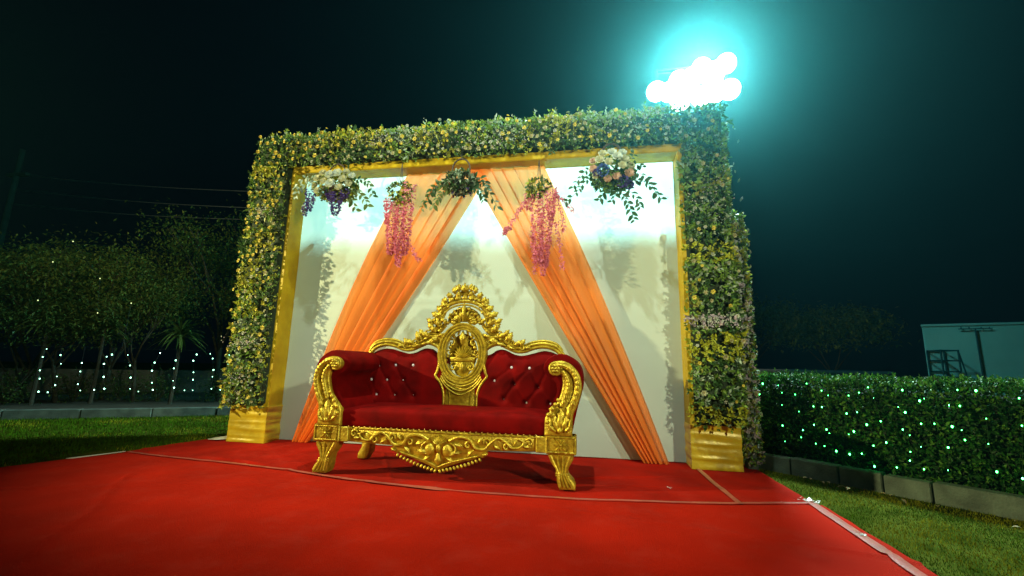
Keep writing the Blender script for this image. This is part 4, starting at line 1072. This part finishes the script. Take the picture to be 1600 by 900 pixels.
for _ in range(260):     # young shoots along the top
    s = rnd.uniform(-1, 2.8); t = rnd.uniform(.16, .7); z0 = .88+.03*nz(s*2.2, 5)
    h_ = rnd.uniform(.02, .07)
    for k in range(6): mb.cur = 2 if rnd.random() < .6 else 1; quadleaf(mb, HP(s, t, z0+h_*k/5), rvec()+Z3, rvec(), .038, .014)
stuff(mb.build('foliage', HLEAF, hedge, 180))
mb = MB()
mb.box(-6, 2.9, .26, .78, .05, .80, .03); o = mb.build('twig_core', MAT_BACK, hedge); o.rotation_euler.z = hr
net = thing('net_light', 'green glowing net of small lights spread over the front of the hedge', 'string lights', K0)
HB = [(0.05,.82),(.2,.81),(.46,.84),(.58,.78),(.23,.74),(.35,.73),(.63,.74),(.22,.62),(0,.5),(.01,.71),(.21,.42),(.22,.27),(.37,.57),(.5,.63),(.57,.63),(.39,.4),(.37,.33),(.49,.46),(.59,.43),(.61,.4),(.49,.29),(.56,.28),(.49,.12),(.67,.11),(.65,.25),(.76,.59),(.84,.61),(.79,.75),(.87,.78),(.94,.83),(.97,.74),(.76,.41),(.8,.44),(.75,.24),(.9,.51),(.84,.26),(1.0,.55),(.93,.34),(1.02,.38),(.92,.17),(1.07,.19),(1.13,.68),(1.17,.82),(1.17,.64),(1.14,.5),(1.18,.46),(1.17,.33),(1.16,.26),(1.27,.74),(1.3,.76),(1.34,.57),(1.26,.56),(1.24,.38),(1.24,.21),(1.38,.23),(1.4,.4),(1.44,.56),(1.44,.72),(1.5,.84),(1.5,.72),(1.49,.54),(1.5,.47),(1.6,.84),(1.63,.64),(1.62,.46),(1.64,.27),(1.81,.8),(1.76,.25),(1.8,.61)]
m2 = MB(); m2.ell((0,0,0), (.0062,.0062,.0085), 8, 6); bo = m2.build('bulb', LEDW, net, 180); bulbme = bo.data
for i, (s, z) in enumerate(HB):
    t = .12; p = HP(s, t, z)
    o = bo if i == 0 else inst(bulbme, 'bulb', net, Matrix())
    sc_ = rnd.choice((.45,.6,.75,.9,1.05)); o.matrix_local = Matrix.Translation(p) @ Matrix.Scale(sc_, 4)
cols = {}
for s, z in HB: cols.setdefault(round(s*6), []).append((s, z))
mb = MB()
for k, c in cols.items():
    c.sort(key=lambda q: -q[1]); P = [HP(s, .13, z) for s, z in [(c[0][0], .9)]+c]
    if len(P) > 1: mb.tube(P, .002, 4)
mb.build('cable', HLEAF[0], net)

# ================================================================== left: trees, curtain lights, wall
def tree(loc, h, label, crown, kind=0, forks=4, lean=0.0, seed=0, leaves=2600, clear=.35, group=None, lsz=.09, name='garden_tree', mats=None):
    h *= 1.1; t_ = thing(name, label, 'tree', loc, group); R = random.Random(seed)
    mb = MB(); tips = []
    p0 = Vector((0,0,-.02)); segs = []
    clear *= .62
    top_ = Vector((lean, R.uniform(-.1,.1), h*clear))
    segs.append((p0, top_, .035*h/3.2, .026*h/3.2))
    def grow(a, d, L, r, lev):
        b = a+d*L; m_ = a.lerp(b, .5)+Vector((R.uniform(-1,1), R.uniform(-1,1), 0))*L*.06
        mb.tube([a, m_, b], [r, r*.8, r*.6], 6)
        if lev == 0: tips.append(b); tips.append(m_); return
        for _ in range(3): 
            nd = (d+Vector((R.uniform(-1,1), R.uniform(-1,1), R.uniform(-.2,.6)))*.75).normalized()
            grow(b, nd, L*.68, r*.6, lev-1)
    mb.tube([p0, p0.lerp(top_, .5)+Vector((R.uniform(-.05,.05), 0, 0)), top_], [.042*h/3.2, .032*h/3.2, .028*h/3.2], 8)
    for k in range(forks):
        a = 2*PI*k/forks+R.uniform(-.4,.4)
        grow(p0.lerp(top_, R.uniform(.7,1)), Vector((math.cos(a)*.55*crown, math.sin(a)*.55*crown, 1)).normalized(), h*(1-clear)*.36, .02*h/3.2, 2)
    mb.build('trunk', BARK, t_, 180)
    mb = MB()
    for _ in range(int(leaves*2.4)):
        tp = R.choice(tips); sp = R.choice((.14,.24,.4))*h/3.2
        gx, gy, gz = (max(-1.6, min(1.6, R.gauss(0, 1))) for _q in range(3))
        c = tp+Vector((gx*sp, gy*sp, (gz if sp < .3*h/3.2 else -abs(gz)*1.1)*sp*.8))
        mb.cur = R.choice((0,0,1,1,2)) if kind == 0 else R.choice((0,1,2,2))
        d = Vector((R.uniform(-1,1), R.uniform(-1,1), R.uniform(-1,.4)))
        quadleaf(mb, c, d, Vector((R.uniform(-.5,.5), R.uniform(-.5,.5), 1)), lsz*R.uniform(.6,1.2), lsz*.42)
    o = mb.build('crown', mats or TLEAF, t_, None); return t_
def LP(s, t): v = L0+LD*s+LN*t; return (v.x, v.y, .05)
TG = 'garden trees behind the left kerb'
tree(LP(-.32,2.2), 3.0, 'young forked tree with bare lower stem, behind the string lights near the left edge', 1.0, 0, 4, -.25, 11, 2400, .40, TG)
tree(LP(.1,2.9), 3.5, 'bushy tree with pale branch tips standing left of the slim straight tree', .9, 1, 5, .1, 12, 3200, .30, TG)
tree(LP(.85,2.2), 2.55, 'slim straight young tree with light trunk in the middle of the string lights', .8, 1, 4, -.06, 13, 1900, .5, TG)
tree(LP(1.9,3.8), 4.9, 'tallest tree of the left garden, close beside the flower column', .9, 0, 5, .1, 14, 3400, .35, TG)
tree(LP(2.6,3.2), 3.0, 'small dark tree right behind the left flower column', .9, 0, 4, 0, 15, 1800, .4, TG)
tree(LP(-1.5,3.6), 4.0, 'broad dark tree at the left edge of the photo', 1.2, 0, 5, .2, 16, 3600, .25, TG)
tree(LP(-1.0,2.4), 2.5, 'low bushy tree filling the gap at the left end of the string lights', 1.2, 0, 5, 0, 17, 2800, .2, TG)
tree(LP(-2.8,4.5), 4.0, 'dark tree at the far left corner beyond the lawn', 1.2, 0, 5, 0, 18, 2600, .25, TG)
def dracaena(loc, h, label, n, L, seed):
    R = random.Random(seed); t_ = thing('dracaena', label, 'palm', loc); mb = MB()
    mb.tube([(0,0,-.02),(.03,0,h*.5),(0,.02,h)], [.035,.028,.025], 7); mb.build('trunk', BARK, t_)
    mb = MB()
    for k in range(n):
        a = R.uniform(0, 2*PI); up = R.uniform(-.1, 1.1); c = Vector((0,0,h+R.uniform(-.12,.1)))
        pts = []; 
        for i in range(6):
            f = i/5; rr = L*f*math.cos(up)*(1-.1*f); z = L*f*math.sin(up)-.45*L*f*f
            pts.append(c+Vector((rr*math.cos(a), rr*math.sin(a), z)))
        s = Vector((-math.sin(a), math.cos(a), 0)); vs = []
        for i, p in enumerate(pts): w2 = .022*math.sin(PI*(.12+.86*i/5)); vs += [p+s*w2, p-s*w2]
        mb.cur = R.choice((0,1,2)); mb.add(vs, [(2*i, 2*i+1, 2*i+3, 2*i+2) for i in range(5)])
    mb.build('crown', TLEAF, t_, 180)
dracaena(LP(1.62,1.6), 1.35, 'dracaena palm with long drooping leaves left of the flower column', 90, .62, 3)
dracaena(LP(-.45,1.7), 1.6, 'dracaena palm with drooping leaves behind the left half of the string lights', 90, .65, 4)
dracaena(LP(.3,1.9), 1.5, 'smaller dracaena palm beside the slim straight tree', 80, .6, 5)
def shrub(s, t, r, label, seed):
    R = random.Random(seed); o_ = thing('low_shrub', label, 'shrub', LP(s, t), 'shrubs behind the left kerb'); mb = MB()
    for k in range(9): a = R.uniform(0, 6.28); mb.tube([(0,0,-.02), (math.cos(a)*r*.5, math.sin(a)*r*.5, r*1.1)], [.008,.004], 5)
    mb.build('stems', BARK, o_)
    mb = MB()
    for _ in range(700):
        v = Vector((R.gauss(0,.4), R.gauss(0,.4), abs(R.gauss(.5,.35))))*r; mb.cur = R.choice((0,0,1,2))
        quadleaf(mb, v, Vector((R.uniform(-1,1), R.uniform(-1,1), R.uniform(-.3,1))), Z3, .07*R.uniform(.6,1.2), .03)
    mb.build('leaves', TLEAF, o_, None)
shrub(-.9,1.9,.55,'dark low shrub at the left end of the string lights',1); shrub(-.15,2.4,.5,'low shrub behind the forked tree stem',2); shrub(.5,2.6,.5,'low shrub left of the slim straight tree',3)
shrub(1.2,2.4,.5,'low shrub right of the slim straight tree',4); shrub(2.3,2.2,.5,'low shrub touching the left flower column',5)
mb = MB(); mb.box(-9, 6, 0, .15, 0, .62, .01); o = mb.build('boundary_wall', GREYW); v = L0+LN*5.2; o.location = (v.x, v.y, 0); o.rotation_euler.z = math.atan2(LD.y, LD.x)
tag(o, 'low grey garden wall far behind the left trees', 'wall')
curt = thing('curtain_light', 'curtain of white string lights hanging in short vertical strands among the left trees', 'string lights', (L0+LN*1.2))
LBs = [(-.17,1.05),(-.2,.91),(-.2,.68),(-.18,.54),(-.16,.32),(-.04,.31),(.03,.95),(.06,.8),(.04,.58),(.04,.43),(.34,.82),(.34,.67),(.34,.45),(.39,.34),(.74,.98),(.67,.94),(.65,.81),(.68,.58),(.72,.37),(.58,.35),(.97,.98),(1.03,.79),(1.07,.57),(1.09,.37),(1.22,.32),(1.45,1.03),(1.39,.85),(1.37,.7),(1.4,.48),(1.43,.35),(1.71,.9),(1.7,.75),(1.72,.52),(1.75,.39),(1.92,.34),(2.03,1.02),(1.99,.9),(2.02,.68),(2.03,.54),(2.05,.34),(2.25,1.04),(2.3,.95),(2.34,.73),(2.34,.6),(2.35,.37),(2.5,.35),(2.57,1.02),(2.58,.84),(2.65,.39)]
m2 = MB(); m2.ell((0,0,0), (.012,.012,.014), 8, 6); bo = m2.build('bulb', LEDC, curt, 180)
for i, (s, z) in enumerate(LBs):
    o = bo if i == 0 else inst(bo.data, 'bulb', curt, Matrix())
    o.matrix_local = Matrix.Translation(LD*s+Vector((0,0,z))) @ Matrix.Scale(rnd.choice((.5,.65,.75,.9)), 4)
mb = MB(); cl = {}
for s, z in LBs: cl.setdefault(round(s*3), []).append((s, z))
for c in cl.values():
    c.sort(key=lambda q: -q[1]); mb.tube([LD*c[0][0]+Vector((0,0,1.1))]+[LD*s+Vector((0,0,z)) for s, z in c], .0022, 4)
mb.tube([LD*(-.5+.2*i)+Vector((0,0,1.1+.01*math.sin(i*1.9))) for i in range(19)], .0015, 4)
mb.build('cable', WIRE, curt)
tl = thing('tree_light', 'few dim bulbs of a light string threaded up through the left tree crowns', 'string lights', (L0+LN*1.4))
m2 = MB(); m2.ell((0,0,0), (.009,.009,.011), 8, 5); bo = m2.build('bulb', mat('lit_led_dim', (1,1,1), .4, emis=(.7,.85,.3), estr=1.6), tl, 180)
pts = [(-.51,1.91),(-.42,2.63),(-.2,3.05),(.29,2.39),(.35,1.74),(.82,1.96)]
for i, (s, z) in enumerate(pts):
    o = bo if i == 0 else inst(bo.data, 'bulb', tl, Matrix()); o.matrix_local = Matrix.Translation(LD*s+Vector((0,0,z)))
mb = MB(); mb.tube([LD*s+Vector((0,0,z)) for s, z in pts]+[LD*.8+Vector((0,0,1.1))], .002, 4); mb.build('cable', WIRE, tl)

# overhead wires and their pole
for (z0, z1, xa, lab) in ((10.2,8.5,-25.6,'uppermost thin power cable crossing the dark sky on the left'),(9.35,7.7,-25.5,'middle thin power cable crossing the dark sky on the left'),(8.55,7.15,-25.4,'lowest thin power cable crossing the dark sky on the left')):
    mb = MB(); P = []
    for i in range(17): t = i/16; P.append((xa+(15)*t, 12+.0*t, z0+(z1-z0)*t-.5*math.sin(PI*t)*.3))
    mb.tube(P+[(4, 12, z1-1.0)], .02, 5); tag(mb.build('power_cable', CABLE), lab, 'cable', 'power cables over the left garden')
mb = MB(); mb.tube([(-25.9,12,0),(-25.7,12,11.6)], [.16,.11], 10); mb.box(-26.3,-25.0,11.9,12.1,10.1,10.25); 
tag(mb.build('utility_pole', GREYW), 'faint utility pole at the far left edge carrying the cables', 'pole')

# ================================================================== right background
bl = thing('distant_building', 'pale plastered building seen beyond the hedge at the right edge', 'building', (13.33, 10, 0))
mb = MB(); mb.box(0, 8, 0, 6, 0, 2.38, .02)
for i, v in enumerate(mb.v):
    if v[2] > 2: mb.v[i] = (v[0], v[1], v[2]+.035*v[0])
mb.v = [(v[0]+.68*v[1], v[1], v[2]) for v in mb.v]; mb.build('wall', WALLM, bl, 30)
mb = MB(); mb.box(-.02, 8.1, -.03, 6.1, 2.33, 2.40, .01)
mb.v = [(v[0]+.68*v[1], v[1], v[2]+.035*v[0]-.0) for v in mb.v]
mb.build('roof', WALLM, bl, 30)
st = thing('access_stair', 'dark metal stair frame with rails against the pale building', 'stair', (13.35, 9.46, 0))
mb = MB()
for x in (0, .42): 
    for y in (0, .5): mb.tube([(x, y, 0), (x, y, 1.65)], .025, 6)
for z in (1.05, 1.35, 1.63):
    mb.tube([(0,0,z),(.42,0,z)], .018, 6); mb.tube([(0,.5,z),(.42,.5,z)], .018, 6); mb.tube([(0,0,z),(0,.5,z)], .018, 6); mb.tube([(.42,0,z),(.42,.5,z)], .018, 6)
mb.tube([(.42,0,1.63),(.62,0,.5)], .02, 6); mb.build('railing', STEEL, st)
mb = MB(); mb.box(-.02,.46,-.02,.52,.88,.92); mb.build('landing', STEEL, st)
for k in range(4):
    mb = MB(); mb.box(.46+.05*k, .70+.05*k, 0, .5, .70-.2*k, .73-.2*k); mb.build('tread', STEEL, st)
mb = MB(); mb.tube([(0,0,0),(0,0,2.28)], .02, 7); mb.tube([(-.42,0,2.27),(.42,0,2.30)], .014, 6)
for x in (-.35,-.15,.15,.35): mb.tube([(x,0,2.28),(x,0,2.34)], .015, 5)
o = mb.build('crossarm_pole', STEEL); o.location = (14.62, 9.93, 0); tag(o, 'thin T shaped pole with crossarm in front of the pale building wall', 'pole')
mb = MB(); mb.box(7, 12.9, 11, 11.2, 0, .93, .01); mb.box(6.9, 13.0, 10.9, 12.4, .93, 1.02, .01)
tag(mb.build('low_shed', DARKW), 'long low dark shed roof line just above the hedge top', 'shed')
for i, (x, y, h_, lab) in enumerate(((8.2,17,5.6,'dark distant tree just right of the flower column'),(11.5,19,5.2,'dark distant tree in the middle of the right background'),(15.2,19,4.8,'dark distant tree rising left of the pale building'))):
    tree((x, y, 0), h_, lab, 1.3, 0, 5, 0, 30+i, 2400, .25, 'dark trees beyond the hedge', .22)

# ================================================================== floodlight mast
fm = thing('floodlight_mast', 'tall lamp mast with a cluster of blazing white floodlights behind the arch', 'floodlight', (6.08, 5.0, 0))
mb = MB(); mb.tube([(0,.12,0),(0,.12,7.9)], [.09,.06], 12); mb.build('mast', STEEL, fm)
mb = MB(); 
for z in (7.2, 7.62, 7.95): mb.box(-.78, .80, .08, .16, z-.025+.0, z+.03, .004)
mb.box(-.79,-.73,.08,.16,7.2,7.98,.004); mb.box(.75,.81,.08,.16,7.2,7.98,.004); fix_normals(mb.build('bracket', STEEL, fm))
heads = [(-.80,7.34),(-.29,7.57),(.22,7.84),(.75,7.90),(.80,7.24),(-.29,7.05),(.15,7.13),(.44,7.50),(-.08,7.32),(-.52,7.30),(.48,7.20),(.52,7.74),(.0,7.62)]  # last heads in the list are added, filling gaps to imitate merged bloom
for (x, z) in heads:
    mb = MB(); mb.tube([(0,-.03,0),(0,0,0),(0,.05,0),(0,.09,0),(0,.10,0)], [.24,.24,.22,.14,.05], 24)
    for k in range(5): mb.box(-.11+.055*k, -.10+.055*k, .06, .12, -.11, .11)
    hd = fix_normals(mb.build('lamp_head', STEEL, fm)); hd.location = (x, 0, z); hd.rotation_euler = (math.radians(36), 0, 0)
    m2 = MB(); m2.ell((0,-.03,0), (.22,.03,.22), 24, 12); l_ = m2.build('lens', LENS, hd)
    m2 = MB(); m2.tube([(-.245,.02,0),(-.245,.15,0),(.245,.15,0),(.245,.02,0)], .012, 6); m2.build('yoke', STEEL, hd)
P_ = (6.08, 4.85, 7.5)
lamp('flood_behind', 'SPOT', (6.08, 4.55, 7.45), 9500, (.75, 1.0, .95), (3.6, -1.2, .6), .6, 100, .5)
lamp('flood_glow', 'POINT', (6.1, 4.5, 7.55), 2300, (.08, .84, .95), None, .5)

# ================================================================== grass
mb = MB()
def blade(x, y, z, h_, w2):
    a = rnd.uniform(0, 6.28); s = Vector((math.cos(a)*w2, math.sin(a)*w2, 0)); c = Vector((x, y, z)); l_ = Vector((rnd.uniform(-1,1), rnd.uniform(-1,1), 0))*h_*.5
    mb.add([c-s, c+s, c+l_+Vector((0,0,h_))], [(0,1,2)])
n = 0
while n < 42000:
    x = rnd.uniform(5.28, 7.6); y = rnd.uniform(-3.4, .6); rel = Vector((x, y, 0))-K0
    if rel.dot(KN) > -.005: continue
    mb.cur = 1 if nz(x*2.5, y*2.5)+rnd.uniform(-.3,.3) > .0 else 0
    blade(x, y, -.012, rnd.uniform(.008, .02), .002); n += 1
n = 0
while n < 42000:
    x = rnd.uniform(-8, -.78); y = rnd.uniform(-2.2, 3.2); rel = Vector((x, y, 0))-L0
    if rel.dot(LN) > -.005 or (x > -1.3 and y < -.7) : continue
    mb.cur = 1 if nz(x*1.5, y*1.5)+rnd.uniform(-.4,.4) > .38 else 0
    blade(x, y, -.012, rnd.uniform(.015, .04), .004); n += 1
o = mb.build('lawn_grass', GRASSM, None, None); tag(o, 'short mown grass on both sides of the red carpet', 'grass', kind='stuff')
# fallen leaves near the right kerb
for i in range(14):
    s = rnd.uniform(.4, 2.2); t = -abs(rnd.gauss(.05, .18))-.02; p = K0+KD*s+KN*t
    mb = MB(); vs, fs = leaf_pts(Vector((0,0,0)), Vector((1,0,.1)), Z3, .05, .03, .2, .2); mb.add(vs, fs)
    o = mb.build('fallen_leaf', DRYL, None, 180); o.location = (p.x, p.y, .015); o.rotation_euler = (rnd.uniform(-.3,.3), rnd.uniform(-.3,.3), rnd.uniform(0, 6)); o.scale = (rnd.uniform(.6,1.3),)*3
    tag(o, 'small dry fallen leaf on the grass by the right kerb', 'leaf', 'dry leaves fallen by the right kerb')

# ================================================================== night haze
mb = MB(); mb.box(-40, 40, -14, 45, -1.2, 14)
hz = mb.build('haze', [], None, None); hz['kind'] = 'stuff'; hz['label'] = 'thin night haze glowing around the floodlights'
hm = bpy.data.materials.new('night_haze'); hm.use_nodes = True; nt = hm.node_tree; nt.nodes.remove(nt.nodes['Principled BSDF'])
pv = nt.nodes.new('ShaderNodeVolumePrincipled'); pv.inputs['Color'].default_value = (.20, .93, .97, 1); pv.inputs['Density'].default_value = .0017
pv.inputs['Anisotropy'].default_value = .86
nt.links.new(pv.outputs[0], nt.nodes['Material Output'].inputs['Volume']); hz.data.materials.clear(); hz.data.materials.append(hm)
